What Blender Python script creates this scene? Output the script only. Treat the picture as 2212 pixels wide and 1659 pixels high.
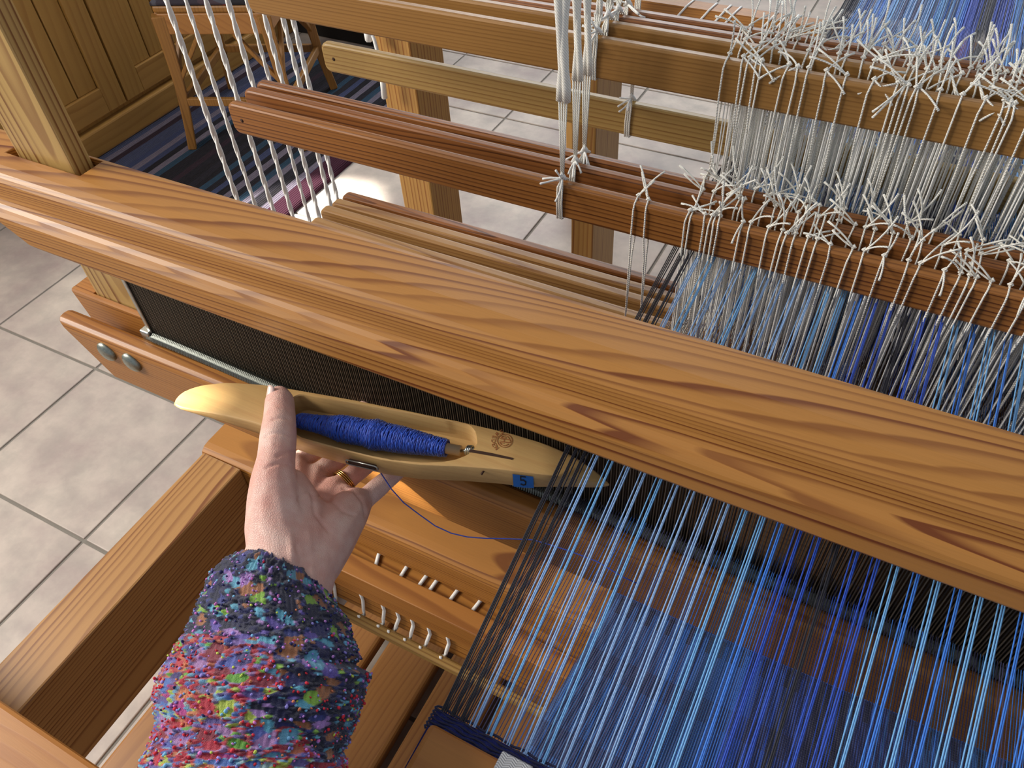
import bpy, bmesh, math, random
import numpy as np
from mathutils import Vector, Matrix, noise as mnoise
random.seed(7); np.random.seed(7)
scene = bpy.context.scene
for o in list(bpy.data.objects): bpy.data.objects.remove(o)

# ------------------------------------------------------------------ camera
F = 1721.76
RC = np.array([[0.88467905, 0.46347371, -0.0503497], [0.30946219, -0.66458648, -0.68011614], [-0.34867769, 0.58610318, -0.73137332]])
CAM = np.array([0.0, 0.0, 1.38])
cd = bpy.data.cameras.new('camera'); cam = bpy.data.objects.new('camera', cd); scene.collection.objects.link(cam)
cd.sensor_width = 36; cd.sensor_fit = 'HORIZONTAL'; cd.lens = F / 2212 * 36; cd.clip_start = .02; cd.clip_end = 60
M = Matrix.Identity(4)
for i in range(3):
    M[i][0] = RC[0][i]; M[i][1] = -RC[1][i]; M[i][2] = -RC[2][i]; M[i][3] = CAM[i]
cam.matrix_world = M
scene.camera = cam
def ray(x, y): return RC.T @ np.array([(x - 1106) / F, (y - 829.5) / F, 1.0])
def az(x, y, z): d = ray(x, y); return Vector(CAM + d * (z - CAM[2]) / d[2])      # photo point on the level plane z
def ay(x, y, Y): d = ray(x, y); return Vector(CAM + d * (Y - CAM[1]) / d[1])
def ax(x, y, X): d = ray(x, y); return Vector(CAM + d * (X - CAM[0]) / d[0])

# ------------------------------------------------------------------ light
scene.view_settings.view_transform = 'Standard'; scene.view_settings.look = 'None'
scene.view_settings.exposure = 0.0; scene.view_settings.gamma = 1.0; scene.view_settings.use_curve_mapping = False
w = bpy.data.worlds.new('world'); scene.world = w; w.use_nodes = True
bg = w.node_tree.nodes['Background']; bg.inputs[0].default_value = (.84, .90, 1.0, 1); bg.inputs[1].default_value = .42
def area(name, loc, target, sx, sy, power, col):
    l = bpy.data.lights.new(name, 'AREA'); l.shape = 'RECTANGLE'; l.size = sx; l.size_y = sy; l.energy = power; l.color = col
    o = bpy.data.objects.new(name, l); scene.collection.objects.link(o); o.location = loc
    o.rotation_euler = (Vector(target) - Vector(loc)).to_track_quat('-Z', 'Y').to_euler(); return o
area('left_window_light', (-2.45, -.42, 2.0), (-.6, .45, .85), .9, 1.0, 72, (1, .93, .84))
area('back_window_light', (-1.7, 4.3, 2.5), (-.5, .8, .6), 2.2, 1.4, 78, (.95, .98, 1))
sl = bpy.data.lights.new('sun_patch_spot', 'SPOT'); sl.energy = 5200; sl.spot_size = math.radians(5.2); sl.spot_blend = .35; sl.color = (1, .95, .86); sl.shadow_soft_size = .02
so = bpy.data.objects.new('sun_patch_spot', sl); scene.collection.objects.link(so); so.location = (-3.2, -1.4, 3.2)
so.rotation_euler = (Vector((-1.56, 1.42, 0)) - so.location).to_track_quat('-Z', 'Y').to_euler()

sun = bpy.data.lights.new('low_sun', 'SUN'); sun.energy = .42; sun.angle = math.radians(12); sun.color = (1, .93, .82)
suno = bpy.data.objects.new('low_sun', sun); scene.collection.objects.link(suno); suno.rotation_euler = Vector((.86, .38, -.52)).to_track_quat('-Z', 'Y').to_euler()
s2 = sl.copy(); s2.energy = 1900; s2.spot_size = math.radians(1.0); s2.spot_blend = .25
so2 = bpy.data.objects.new('sun_patch_spot', s2); scene.collection.objects.link(so2); so2.location = (-1.75, -.34, 1.71)  # spot added in mid-air, stands in for sun on the shuttle tip
so2.rotation_euler = (Vector((-.480, .243, .9075)) - so2.location).to_track_quat('-Z', 'Y').to_euler()

# ------------------------------------------------------------------ helpers
COL = scene.collection
def srgb(r, g, b):
    f = lambda c: (c / 255 / 12.92) if c / 255 <= .04045 else ((c / 255 + .055) / 1.055) ** 2.4
    return (f(r), f(g), f(b), 1)
def tag(o, label=None, cat=None, group=None, kind=None):
    if label: o['label'] = label
    if cat: o['category'] = cat
    if group: o['group'] = group
    if kind: o['kind'] = kind
    return o
def thing(name, loc, label, cat, group=None):
    o = bpy.data.objects.new(name, None); COL.objects.link(o); o.location = loc; o.empty_display_size = .05
    return tag(o, label, cat, group)
def wbase(o):
    v = Vector((0, 0, 0))
    while o is not None: v += o.location; o = o.parent
    return v
class MB:
    """collects shapes in world coordinates"""
    def __init__(s): s.v = []; s.f = []; s.sm = []
    def add(s, vs, fs, smooth=False):
        n = len(s.v); s.v += [tuple(v) for v in vs]; s.f += [tuple(i + n for i in f) for f in fs]; s.sm += [smooth] * len(fs)
    def box(s, a, b):
        x0, y0, z0 = a; x1, y1, z1 = b
        s.add([(x0, y0, z0), (x1, y0, z0), (x1, y1, z0), (x0, y1, z0), (x0, y0, z1), (x1, y0, z1), (x1, y1, z1), (x0, y1, z1)],
              [(3, 2, 1, 0), (4, 5, 6, 7), (0, 1, 5, 4), (1, 2, 6, 5), (2, 3, 7, 6), (3, 0, 4, 7)])
    def tube(s, pts, r, n=6, cap=True, smooth=True, flat=1.0):
        pts = [Vector(p) for p in pts]; rs = r if isinstance(r, (list, tuple)) else [r] * len(pts)
        up = Vector((0, 0, 1)); t0 = (pts[1] - pts[0]).normalized()
        if abs(t0.dot(up)) > .9: up = Vector((1, 0, 0))
        a = t0.cross(up).normalized(); vs = []
        for i, p in enumerate(pts):
            t = (pts[min(i + 1, len(pts) - 1)] - pts[max(i - 1, 0)]).normalized()
            a = (a - t * a.dot(t)).normalized(); b = t.cross(a)
            for k in range(n):
                c = 2 * math.pi * k / n; vs.append(p + a * math.cos(c) * rs[i] + b * math.sin(c) * rs[i] * flat)
        fs = [(i * n + k, i * n + (k + 1) % n, (i + 1) * n + (k + 1) % n, (i + 1) * n + k) for i in range(len(pts) - 1) for k in range(n)]
        if cap: fs += [tuple(range(n - 1, -1, -1)), tuple(range((len(pts) - 1) * n, len(pts) * n))]
        s.add(vs, fs, smooth)
    def prismx(s, prof, x0, x1, smooth=False):
        """prof: list of (y,z) counter-clockwise seen from +X; x0/x1 number or function of (y,z)"""
        n = len(prof); fx = lambda x, p: x(p[0], p[1]) if callable(x) else x
        vs = [(fx(x0, p), p[0], p[1]) for p in prof] + [(fx(x1, p), p[0], p[1]) for p in prof]
        s.add(vs, [tuple(range(n - 1, -1, -1)), tuple(range(n, 2 * n))] + [(k, (k + 1) % n, n + (k + 1) % n, n + k) for k in range(n)], smooth)
    def build(s, name, mat, parent=None, bevel=0, origin=None, seg=2, sub=0):
        base = wbase(parent) if parent else Vector(origin or (0, 0, 0))
        me = bpy.data.meshes.new(name); me.from_pydata([tuple(Vector(v) - (Vector((0, 0, 0)) if parent else base)) for v in s.v], [], s.f)
        me.polygons.foreach_set('use_smooth', s.sm); me.update()
        o = bpy.data.objects.new(name, me); COL.objects.link(o)
        if mat: me.materials.append(mat)
        if parent: o.parent = parent; o.location = -base
        else: o.location = base
        if bevel:
            m = o.modifiers.new('bevel', 'BEVEL'); m.width = bevel; m.segments = seg; m.limit_method = 'ANGLE'; m.angle_limit = math.radians(28)
        return o
def apply_mods(o):
    dg = bpy.context.evaluated_depsgraph_get(); dg.update()
    me = bpy.data.meshes.new_from_object(o.evaluated_get(dg)); old = o.data; o.modifiers.clear(); o.data = me
    return o
def addcopy(src, parent=None, loc=None, rot=None, scale=None):
    c = src.copy(); COL.objects.link(c); c.parent = parent
    if loc is not None: c.location = loc
    if rot is not None: c.rotation_euler = rot
    if scale is not None: c.scale = scale
    for k in ('label', 'category', 'group'):
        if k in c.keys() and parent is not None: del c[k]
    return c

# ------------------------------------------------------------------ materials
class NT:
    def __init__(s, name):
        s.m = bpy.data.materials.new(name); s.m.use_nodes = True; s.t = s.m.node_tree; s.b = s.t.nodes['Principled BSDF']
    def n(s, typ, **kw):
        x = s.t.nodes.new(typ)
        for k, v in kw.items():
            if k.startswith('i_'): x.inputs[k[2:].replace('_', ' ')].default_value = v
            else: setattr(x, k, v)
        return x
    def l(s, a, b): s.t.links.new(a, b)
    def math(s, op, a, b=None, c=None):
        x = s.t.nodes.new('ShaderNodeMath'); x.operation = op
        for i, v in enumerate((a, b, c)):
            if v is None: continue
            if isinstance(v, (int, float)): x.inputs[i].default_value = v
            else: s.l(v, x.inputs[i])
        return x.outputs[0]
    def ramp(s, fac, stops, interp='LINEAR'):
        x = s.t.nodes.new('ShaderNodeValToRGB'); x.color_ramp.interpolation = interp; e = x.color_ramp.elements
        while len(e) < len(stops): e.new(.5)
        for q, (p, c) in zip(e, stops): q.position = p; q.color = c
        s.l(fac, x.inputs[0]); return x.outputs[0]
    def mix(s, f, a, b, mode='MIX'):
        x = s.t.nodes.new('ShaderNodeMix'); x.data_type = 'RGBA'; x.blend_type = mode
        if isinstance(f, (int, float)): x.inputs[0].default_value = f
        else: s.l(f, x.inputs[0])
        for i, v in ((6, a), (7, b)):
            if isinstance(v, tuple): x.inputs[i].default_value = v
            else: s.l(v, x.inputs[i])
        return x.outputs[2]
    def noise(s, vec, scale, detail=3, rough=.5):
        x = s.n('ShaderNodeTexNoise'); x.inputs['Scale'].default_value = scale; x.inputs['Detail'].default_value = detail; x.inputs['Roughness'].default_value = rough
        s.l(vec, x.inputs['Vector']); return x.outputs['Fac']
    def obj(s): return s.n('ShaderNodeTexCoord').outputs['Object']
    def mapping(s, vec, scale=(1, 1, 1), loc=(0, 0, 0), rot=(0, 0, 0)):
        x = s.n('ShaderNodeMapping'); x.inputs['Scale'].default_value = scale; x.inputs['Location'].default_value = loc; x.inputs['Rotation'].default_value = rot
        s.l(vec, x.inputs[0]); return x.outputs[0]
    def bump(s, h, strength, dist=.001):
        x = s.n('ShaderNodeBump'); x.inputs['Strength'].default_value = strength; x.inputs['Distance'].default_value = dist
        s.l(h, x.inputs['Height']); s.l(x.outputs[0], s.b.inputs['Normal'])

def pine(name, light, dark, axis=0, pith=(0, 0), slope=(0, 0), ring=.0028, amp=.006, rough=.42, seed=0, contrast=1.0, wave=2.2):
    """softwood growth rings around a pith line; colour follows the rings cut by each face"""
    light = (light[0] * .66, light[1] * .70, light[2] * .56, 1); dark = (dark[0] * .62, dark[1] * .64, dark[2] * .56, 1)
    k = NT(name); P = k.obj(); s = k.n('ShaderNodeSeparateXYZ'); k.l(P, s.inputs[0]); c = [s.outputs[i] for i in range(3)]
    al = c[axis]; u, v = [c[i] for i in range(3) if i != axis]
    sc = [wave * 2.6] * 3; sc[axis] = wave
    mp = k.mapping(P, scale=tuple(sc), loc=(seed * 3.1, seed * 1.7, seed))
    nz = k.n('ShaderNodeTexNoise'); nz.inputs['Scale'].default_value = 1; nz.inputs['Detail'].default_value = 2.5; k.l(mp, nz.inputs['Vector'])
    ns = k.n('ShaderNodeSeparateColor'); k.l(nz.outputs['Color'], ns.inputs[0])
    du = k.math('ADD', k.math('SUBTRACT', u, pith[0]), k.math('MULTIPLY_ADD', al, -slope[0], k.math('MULTIPLY', k.math('SUBTRACT', ns.outputs[0], .5), amp * 2)))
    dv = k.math('ADD', k.math('SUBTRACT', v, pith[1]), k.math('MULTIPLY_ADD', al, -slope[1], k.math('MULTIPLY', k.math('SUBTRACT', ns.outputs[1], .5), amp * 2)))
    r = k.math('SQRT', k.math('ADD', k.math('MULTIPLY', du, du), k.math('MULTIPLY', dv, dv)))
    # uneven ring widths
    n1 = k.n('ShaderNodeTexNoise'); n1.noise_dimensions = '1D'; n1.inputs['Scale'].default_value = .13 / ring; n1.inputs['Detail'].default_value = 2; k.l(r, n1.inputs['W'])
    t = k.math('ADD', k.math('DIVIDE', r, ring), k.math('MULTIPLY', n1.outputs['Fac'], 2.6))
    fr = k.math('FRACT', t)
    band = k.ramp(fr, [(0, (0.06, .06, .06, 1)), (.50, (.16, .16, .16, 1)), (.80, (1, 1, 1, 1)), (.92, (1, 1, 1, 1)), (1, (.06, .06, .06, 1))])
    # some rings stronger than others
    wn = k.n('ShaderNodeTexWhiteNoise'); wn.noise_dimensions = '1D'; k.l(k.math('FLOOR', t), wn.inputs['W'])
    band = k.math('MULTIPLY', band, k.math('MULTIPLY_ADD', wn.outputs['Value'], .75, .35))
    fs = [60] * 3
    fs = [900] * 3; fs[axis] = 25
    fib = k.noise(k.mapping(P, scale=tuple(fs)), 1, 2, .6)
    blot = k.noise(k.mapping(P, scale=tuple([5 if i == axis else 22 for i in range(3)]), loc=(seed, 2, 1)), 1, 2)
    midl = tuple(light[i] * .80 for i in range(3)) + (1,)
    base = k.mix(k.math('MULTIPLY', blot, .9), light, midl)
    col = k.mix(k.math('MULTIPLY', band, contrast), base, dark)
    fv = k.math('MULTIPLY_ADD', fib, .22, .89); cb = k.n('ShaderNodeCombineColor')
    for i in range(3): k.l(fv, cb.inputs[i])
    col = k.mix(1.0, col, cb.outputs[0], 'MULTIPLY')
    k.l(col, k.b.inputs['Base Color']); k.b.inputs['Roughness'].default_value = rough
    k.b.inputs['Specular IOR Level'].default_value = .42
    k.bump(k.math('ADD', k.math('MULTIPLY', band, -.5), k.math('MULTIPLY', fib, .5)), .12, .0006)
    return k.m

def plain(name, col, rough=.6, metal=0, nscale=0, namt=.1, spec=.5, bump=0, bscale=800, sheen=0):
    k = NT(name); k.b.inputs['Roughness'].default_value = rough; k.b.inputs['Metallic'].default_value = metal; k.b.inputs['Specular IOR Level'].default_value = spec
    P = k.obj()
    if nscale:
        f = k.noise(P, nscale, 3); k.l(k.mix(f, tuple(c * (1 - namt * 2) for c in col[:3]) + (1,), tuple(min(1, c * (1 + namt)) for c in col[:3]) + (1,)), k.b.inputs['Base Color'])
    else:
        f = k.noise(P, 300, 1); k.l(k.mix(f, tuple(c * .94 for c in col[:3]) + (1,), col), k.b.inputs['Base Color'])
    if bump: k.bump(k.noise(P, bscale, 2), bump, .0008)
    if sheen: k.b.inputs['Sheen Weight'].default_value = sheen
    return k.m

L1 = srgb(222, 154, 92); D1 = srgb(166, 96, 42)
m_beam = pine('oiled_pine_beam', srgb(222, 150, 80), srgb(136, 68, 20), 0, (.338, .960), (.003, .040), .0025, .0022, rough=.46, seed=1, wave=1.7)
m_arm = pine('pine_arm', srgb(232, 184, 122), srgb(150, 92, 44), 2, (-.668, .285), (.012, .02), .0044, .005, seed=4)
m_race = pine('pine_race', srgb(214, 140, 74), srgb(146, 80, 34), 0, (.30, .90), (.0, .015), .0034, .004, seed=5, contrast=.8)
m_cross = pine('pine_cross', srgb(220, 146, 76), srgb(140, 76, 30), 0, (.435, .30), (.003, .02), .0042, .005, seed=6, contrast=.9)
m_rail = pine('pine_rail', srgb(222, 160, 105), srgb(150, 88, 50), 1, (-.66, .36), (.01, .03), .0055, .006, seed=7, wave=3)
m_post = pine('pine_post', srgb(224, 166, 100), srgb(170, 102, 48), 2, (-.70, .98), (.0, .012), .0060, .006, seed=8)
m_dark = pine('pine_red', srgb(196, 126, 70), srgb(108, 56, 24), 0, (.52, .93), (.0, .012), .0030, .005, seed=9)
m_dark2 = pine('pine_red_fine', srgb(182, 112, 64), srgb(98, 52, 26), 0, (.63, 1.02), (.004, .02), .0026, .006, seed=11)
m_pale = pine('pine_pale', srgb(222, 178, 118), srgb(166, 116, 64), 0, (.72, .90), (.0, .004), .0042, .002, seed=12, contrast=.8)
m_thick = pine('pine_tan', srgb(196, 140, 84), srgb(138, 88, 44), 0, (.75, .97), (.0, .006), .0020, .003, seed=13, contrast=.55)
m_low = pine('pine_low', srgb(204, 150, 100), srgb(140, 86, 50), 0, (.66, .74), (.002, .03), .0040, .006, seed=14, contrast=.7)
m_oak = pine('cabinet_oak', srgb(208, 154, 88), srgb(166, 108, 54), 2, (-2.9, 1.3), (.02, .02), .0130, .03, seed=15, contrast=.5, wave=1.2)
m_oakh = pine('cabinet_oak_rail', srgb(208, 152, 88), srgb(166, 110, 54), 1, (-2.9, .3), (.02, .02), .0130, .03, seed=16, contrast=.5, wave=1.2)
m_chair = pine('chair_wood', srgb(178, 122, 66), srgb(132, 84, 42), 2, (-2.5, 1.2), (.02, .02), .009, .01, seed=17, contrast=.6)
m_chairr = pine('chair_rail_wood', srgb(190, 128, 76), srgb(150, 94, 52), 0, (1.2, .2), (.02, .02), .009, .01, seed=18, contrast=.5)
m_tread = pine('treadle_wood', srgb(196, 130, 74), srgb(150, 90, 46), 1, (-.9, -.2), (.02, .03), .0075, .012, seed=19, contrast=.6)
m_temple = pine('temple_wood', srgb(216, 140, 72), srgb(184, 104, 48), 0, (0, .6), (.02, .02), .009, .012, seed=20, contrast=.4)
m_rod = pine('rod_wood', srgb(200, 156, 98), srgb(150, 104, 58), 0, (.33, .1), (0, .004), .0045, .003, seed=22, contrast=.8)
m_maple = pine('shuttle_beech', srgb(240, 190, 138), srgb(216, 160, 108), 0, (.1, .5), (.02, .02), .005, .006, rough=.36, seed=21, contrast=.35)
m_dhole = plain('dark_hole', srgb(60, 34, 18), .9)
m_cord = plain('white_cotton_cord', srgb(252, 252, 246), .85, nscale=900, namt=.05, bump=.6, bscale=900)
m_steel = plain('brushed_steel', srgb(176, 180, 176), .32, 1, nscale=250, namt=.2)
m_bolt = plain('bolt_steel', srgb(160, 166, 156), .38, 1, nscale=400, namt=.2)
m_navy = plain('navy_thread', srgb(26, 28, 66), .6, nscale=700, namt=.3, sheen=.2)

# cord with visible twist
def cordmat(name, c0, c1, scale=520):
    k = NT(name); P = k.obj(); wv = k.n('ShaderNodeTexWave'); wv.wave_type = 'BANDS'; wv.bands_direction = 'DIAGONAL'
    wv.inputs['Scale'].default_value = scale; wv.inputs['Distortion'].default_value = 1.0; wv.inputs['Detail'].default_value = 0
    k.l(P, wv.inputs['Vector']); k.l(k.mix(wv.outputs['Fac'], c0, c1), k.b.inputs['Base Color']); k.b.inputs['Roughness'].default_value = .8
    k.b.inputs['Specular IOR Level'].default_value = .2; k.bump(wv.outputs['Fac'], .5, .0006); return k.m
m_tex = cordmat('twisted_texture_cord', srgb(226, 222, 208), srgb(255, 255, 250), 260)
m_rope = cordmat('twisted_rope', srgb(196, 196, 186), srgb(244, 244, 236), 42)

# ------------------------------------------------------------------ floor
k = NT('floor_grout'); k.l(k.mix(k.noise(k.obj(), 30, 3), srgb(112, 106, 98), srgb(132, 126, 116)), k.b.inputs['Base Color']); k.b.inputs['Roughness'].default_value = .9; m_grout = k.m
k = NT('stone_tile'); gm = k.n('ShaderNodeNewGeometry'); P = gm.outputs['Position']
oi = k.n('ShaderNodeObjectInfo'); rnd = oi.outputs['Random']
a = k.noise(P, 4.5, 6, .62); b = k.noise(k.mapping(P, loc=(4, 2, 1)), 14, 5, .6)
c = k.mix(k.ramp(a, [(.3, (0, 0, 0, 1)), (.68, (1, 1, 1, 1))]), srgb(150, 134, 130), srgb(200, 188, 174))
c = k.mix(k.math('MULTIPLY', k.ramp(b, [(.42, (0, 0, 0, 1)), (.70, (1, 1, 1, 1))]), .6), c, srgb(150, 142, 134))
c = k.mix(k.math('MULTIPLY', rnd, .16), c, srgb(190, 176, 166))
k.l(c, k.b.inputs['Base Color']); k.b.inputs['Roughness'].default_value = .42; k.b.inputs['Specular IOR Level'].default_value = .3
k.bump(a, .25, .002); m_tile = k.m
fl = MB(); fl.box((-4.6, -1.2, -.06), (3.0, 5.8, -.0035)); floor = fl.build('floor', m_grout); floor['kind'] = 'structure'
T = .372; tm = MB(); g = .0035; tm.box((g, g, -.010), (T - g, T - g, 0)); tile0 = tm.build('tile', m_tile, floor, bevel=.0022)
apply_mods(tile0)
tiles = []
for i in range(-8, 8):
    for j in range(-4, 15):
        x = -1.63 + i * T; y = .34 + j * T
        if x < -4.3 or x > 2.6: continue
        t = tile0 if not tiles else addcopy(tile0, floor)
        t.location = (x, y, random.uniform(-.0006, .0004)); tiles.append(t)

# ------------------------------------------------------------------ cabinet (left background)
CX = -2.42
cab = thing('cabinet', (CX, 2.0, 0), 'light oak cabinet with grooved door panels, behind the chair and the striped rug', 'cabinet')
stile = ax(262, 100, CX); gy0 = ax(120, 120, CX).y
cb = MB(); cb.box((CX - .6, -.2, .0), (CX - .022, 3.35, .95)); cb.build('carcass', m_oak, cab, bevel=.003)
cb = MB(); cb.box((CX - .03, -.2, 0.0), (CX + .012, 3.35, .085)); cb.build('base_rail', m_oakh, cab, bevel=.006)
cb = MB(); cb.box((CX - .62, -.22, .95), (CX + .03, 3.38, .985)); cb.build('worktop', m_oakh, cab, bevel=.006)
def door(y0, y1, idx):
    d = MB(); zb, zt = .105, .93; sw = .075
    d.box((CX - .022, y0, zb), (CX, y0 + sw, zt)); d.build('door_stile', m_oak, cab, bevel=.003)
    d = MB(); d.box((CX - .022, y1 - sw, zb), (CX, y1, zt)); d.build('door_stile', m_oak, cab, bevel=.003)
    for (za_, zc_) in ((zb, zb + .085), (zt - .085, zt)): d = MB(); d.box((CX - .022, y0 + sw, za_), (CX, y1 - sw, zc_)); d.build('door_rail', m_oakh, cab, bevel=.003)
    n = 5; pw = (y1 - y0 - 2 * sw) / n
    for q in range(n):
        p = MB(); p.box((CX - .02, y0 + sw + q * pw + .0025, zb + .085), (CX - .010, y0 + sw + (q + 1) * pw - .0025, zt - .085))
        pb = p.build('panel_board', m_oak, cab, bevel=.0028)
sy = stile.y
dw = .56
for q in range(-3, 4):
    y0 = sy - .06 + q * dw
    if y0 > -.15 and y0 + dw < 3.36: door(y0 + .004, y0 + dw - .004, q)

# ------------------------------------------------------------------ rag rug
k = NT('rag_rug_weave'); P = k.obj(); s = k.n('ShaderNodeSeparateXYZ'); k.l(P, s.inputs[0])
wob = k.noise(k.mapping(P, scale=(30, 4, 1)), 1, 2)
xx = k.math('ADD', s.outputs[0], k.math('MULTIPLY', wob, .012))
st = k.math('MULTIPLY', xx, 19); wn = k.n('ShaderNodeTexNoise'); wn.noise_dimensions = '1D'; wn.inputs['Scale'].default_value = .9; wn.inputs['Detail'].default_value = 3; k.l(st, wn.inputs['W'])
wn2 = k.n('ShaderNodeTexWhiteNoise'); wn2.noise_dimensions = '1D'; k.l(k.math('FLOOR', k.math('MULTIPLY', st, 2.1)), wn2.inputs['W'])
cr = k.ramp(wn2.outputs['Value'], [(0, srgb(26, 24, 26)), (.16, srgb(72, 78, 104)), (.3, srgb(30, 28, 32)), (.42, srgb(118, 110, 124)), (.55, srgb(50, 34, 42)), (.64, srgb(44, 72, 92)), (.76, srgb(150, 142, 138)), (.82, srgb(36, 34, 40)), (.92, srgb(64, 72, 104))], 'CONSTANT')
sp = k.noise(k.mapping(P, scale=(220, 60, 60)), 1, 2)
cc = k.mix(k.math('MULTIPLY', sp, .6), cr, srgb(56, 54, 60))
edge = k.math('GREATER_THAN', s.outputs[0], -1.66)
cc = k.mix(edge, cc, srgb(62, 34, 46))
k.l(cc, k.b.inputs['Base Color']); k.b.inputs['Roughness'].default_value = .95; k.b.inputs['Specular IOR Level'].default_value = .1
wv = k.n('ShaderNodeTexWave'); wv.inputs['Scale'].default_value = 40; wv.bands_direction = 'X'; wv.inputs['Distortion'].default_value = 2; k.l(P, wv.inputs['Vector']); k.bump(wv.outputs['Fac'], .8, .004)
r = MB(); nx, ny = 40, 30; X0, X1, Y0, Y1 = -2.39, -1.585, 1.36, 2.38
def rugz(x, y): return .004 + .005 * max(0, mnoise.noise(Vector((x * 4, y * 4, 0)))) + .001
vs = []
for lvl in (0, 1):
    for i in range(nx + 1):
        for j in range(ny + 1):
            x = X0 + (X1 - X0) * i / nx; y = Y0 + (Y1 - Y0) * j / ny
            if j in (0, ny): y += .006 * math.sin(x * 130)
            vs.append((x, y, .0008 if lvl == 0 else .007 + rugz(x, y)))
fs = []; o1 = (nx + 1) * (ny + 1); q = lambda i, j: i * (ny + 1) + j
for i in range(nx):
    for j in range(ny): fs += [(o1 + q(i, j), o1 + q(i + 1, j), o1 + q(i + 1, j + 1), o1 + q(i, j + 1))]
for i in range(nx): fs += [(q(i, 0), q(i + 1, 0), o1 + q(i + 1, 0), o1 + q(i, 0)), (q(i + 1, ny), q(i, ny), o1 + q(i, ny), o1 + q(i + 1, ny))]
for j in range(ny): fs += [(q(0, j + 1), q(0, j), o1 + q(0, j), o1 + q(0, j + 1)), (q(nx, j), q(nx, j + 1), o1 + q(nx, j + 1), o1 + q(nx, j))]
r.add(vs, fs, True); rug = r.build('rag_rug', k.m)
tag(rug, 'blue, grey and black striped rag rug on the tiled floor under the chair', 'rug')

# black storage box far behind chair
p = az(756, 98, 0)
bx = thing('storage_box', (p.x, p.y, 0), 'black box on the floor behind the chair, beyond the rug', 'box')
q = MB(); q.box((p.x - .30, p.y + .02, .0), (p.x + .16, p.y + .36, .17)); q.build('body', plain('black_box', srgb(20, 18, 18), .6), bx, bevel=.008)
q = MB(); q.box((p.x - .31, p.y + .01, .17), (p.x + .17, p.y + .37, .19)); q.build('lid', plain('black_lid', srgb(32, 30, 32), .5), bx, bevel=.005)

# ------------------------------------------------------------------ chair
A = Vector((-2.13, 1.60, 0)); B = Vector((-1.765, 1.745, 0)); Cc = B + Vector((-.17, .39, 0)); Dd = A + Vector((-.17, .39, 0))
ch = thing('dining_chair', ((A + Cc) / 2), 'brown wooden chair with dark patchwork seat pad, standing on the striped rug', 'chair')
zr = .012
cen = (A + B + Cc + Dd) / 4
def leg(p, nm='leg', h=.44, mat=m_chair):
    m = MB(); top = p.lerp(cen, .16); N = 8
    pts = [Vector((p.x, p.y, zr)).lerp(Vector((top.x, top.y, h)), i / N) + (top - p) * .25 * math.sin(math.pi * i / N) for i in range(N + 1)]
    m.tube(pts, [.019 + .010 * (i / N) ** 1.5 for i in range(N + 1)], 4, smooth=False); return m.build(nm, mat, ch, bevel=.004), pts
lp = [leg(x)[1] for x in (A, B, Cc, Dd)]
tops = [x[-1] for x in lp]
def bar(p0, p1, w_, h_, nm, mat=m_chair, bow=0):
    m = MB(); d = (p1 - p0).normalized(); n_ = Vector((-d.y, d.x, 0)).normalized(); N = 6; vs = []
    for i in range(N + 1):
        c = p0.lerp(p1, i / N) + Vector((0, 0, bow * (1 - (2 * i / N - 1) ** 2)))
        for (a_, b_) in ((-1, -1), (1, -1), (1, 1), (-1, 1)): vs.append(c + n_ * a_ * w_ / 2 + Vector((0, 0, b_ * h_ / 2)))
    fs = [(i * 4 + k_, i * 4 + (k_ + 1) % 4, i * 4 + 4 + (k_ + 1) % 4, i * 4 + 4 + k_) for i in range(N) for k_ in range(4)] + [(3, 2, 1, 0), (N * 4, N * 4 + 1, N * 4 + 2, N * 4 + 3)]
    m.add(vs, fs); return m.build(nm, mat, ch, bevel=.003)
for i in range(4):
    a_, b_ = tops[i], tops[(i + 1) % 4]
    bar(Vector((a_.x, a_.y, .415)), Vector((b_.x, b_.y, .415)), .022, .062, 'seat_rail', m_chairr)
    la, lb = lp[i][3], lp[(i + 1) % 4][3]
    bar(Vector((la.x, la.y, .17)), Vector((lb.x, lb.y, .17)), .016, .026, 'stretcher')
    for (pa, pb) in ((lp[i], lp[(i + 1) % 4]), (lp[(i + 1) % 4], lp[i])):
        s0 = pa[4].copy(); s1 = Vector((pa[7].x, pa[7].y, .385)).lerp(Vector((pb[7].x, pb[7].y, .385)), .34)
        bar(s0, s1, .014, .022, 'brace')
m = MB(); c0 = [t.lerp(cen, -.05) for t in tops]
m.add([(p_.x, p_.y, z) for z in (.446, .468) for p_ in c0], [(3, 2, 1, 0), (4, 5, 6, 7), (0, 1, 5, 4), (1, 2, 6, 5), (2, 3, 7, 6), (3, 0, 4, 7)])
m.build('seat', m_chair, ch, bevel=.006)
for s0 in (2, 3):
    p_ = tops[s0]; m = MB(); m.tube([(p_.x, p_.y, .45), (p_.x - .03, p_.y + .07, .95)], .02, 4, smooth=False); m.build('back_post', m_chair, ch, bevel=.004)
for z in (.62, .75, .88):
    f_ = (z - .45) / .5; o_ = Vector((-.03 * f_, .07 * f_, 0)); bar(Vector((tops[3].x, tops[3].y, z)) + o_, Vector((tops[2].x, tops[2].y, z)) + o_, .014, .05, 'back_slat')
k = NT('patchwork_cloth'); P = k.obj(); vo = k.n('ShaderNodeTexVoronoi'); vo.distance = 'CHEBYCHEV'; vo.inputs['Scale'].default_value = 14; vo.inputs['Randomness'].default_value = .6; k.l(P, vo.inputs['Vector'])
sc_ = k.n('ShaderNodeSeparateColor'); k.l(vo.outputs['Color'], sc_.inputs[0])
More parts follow.
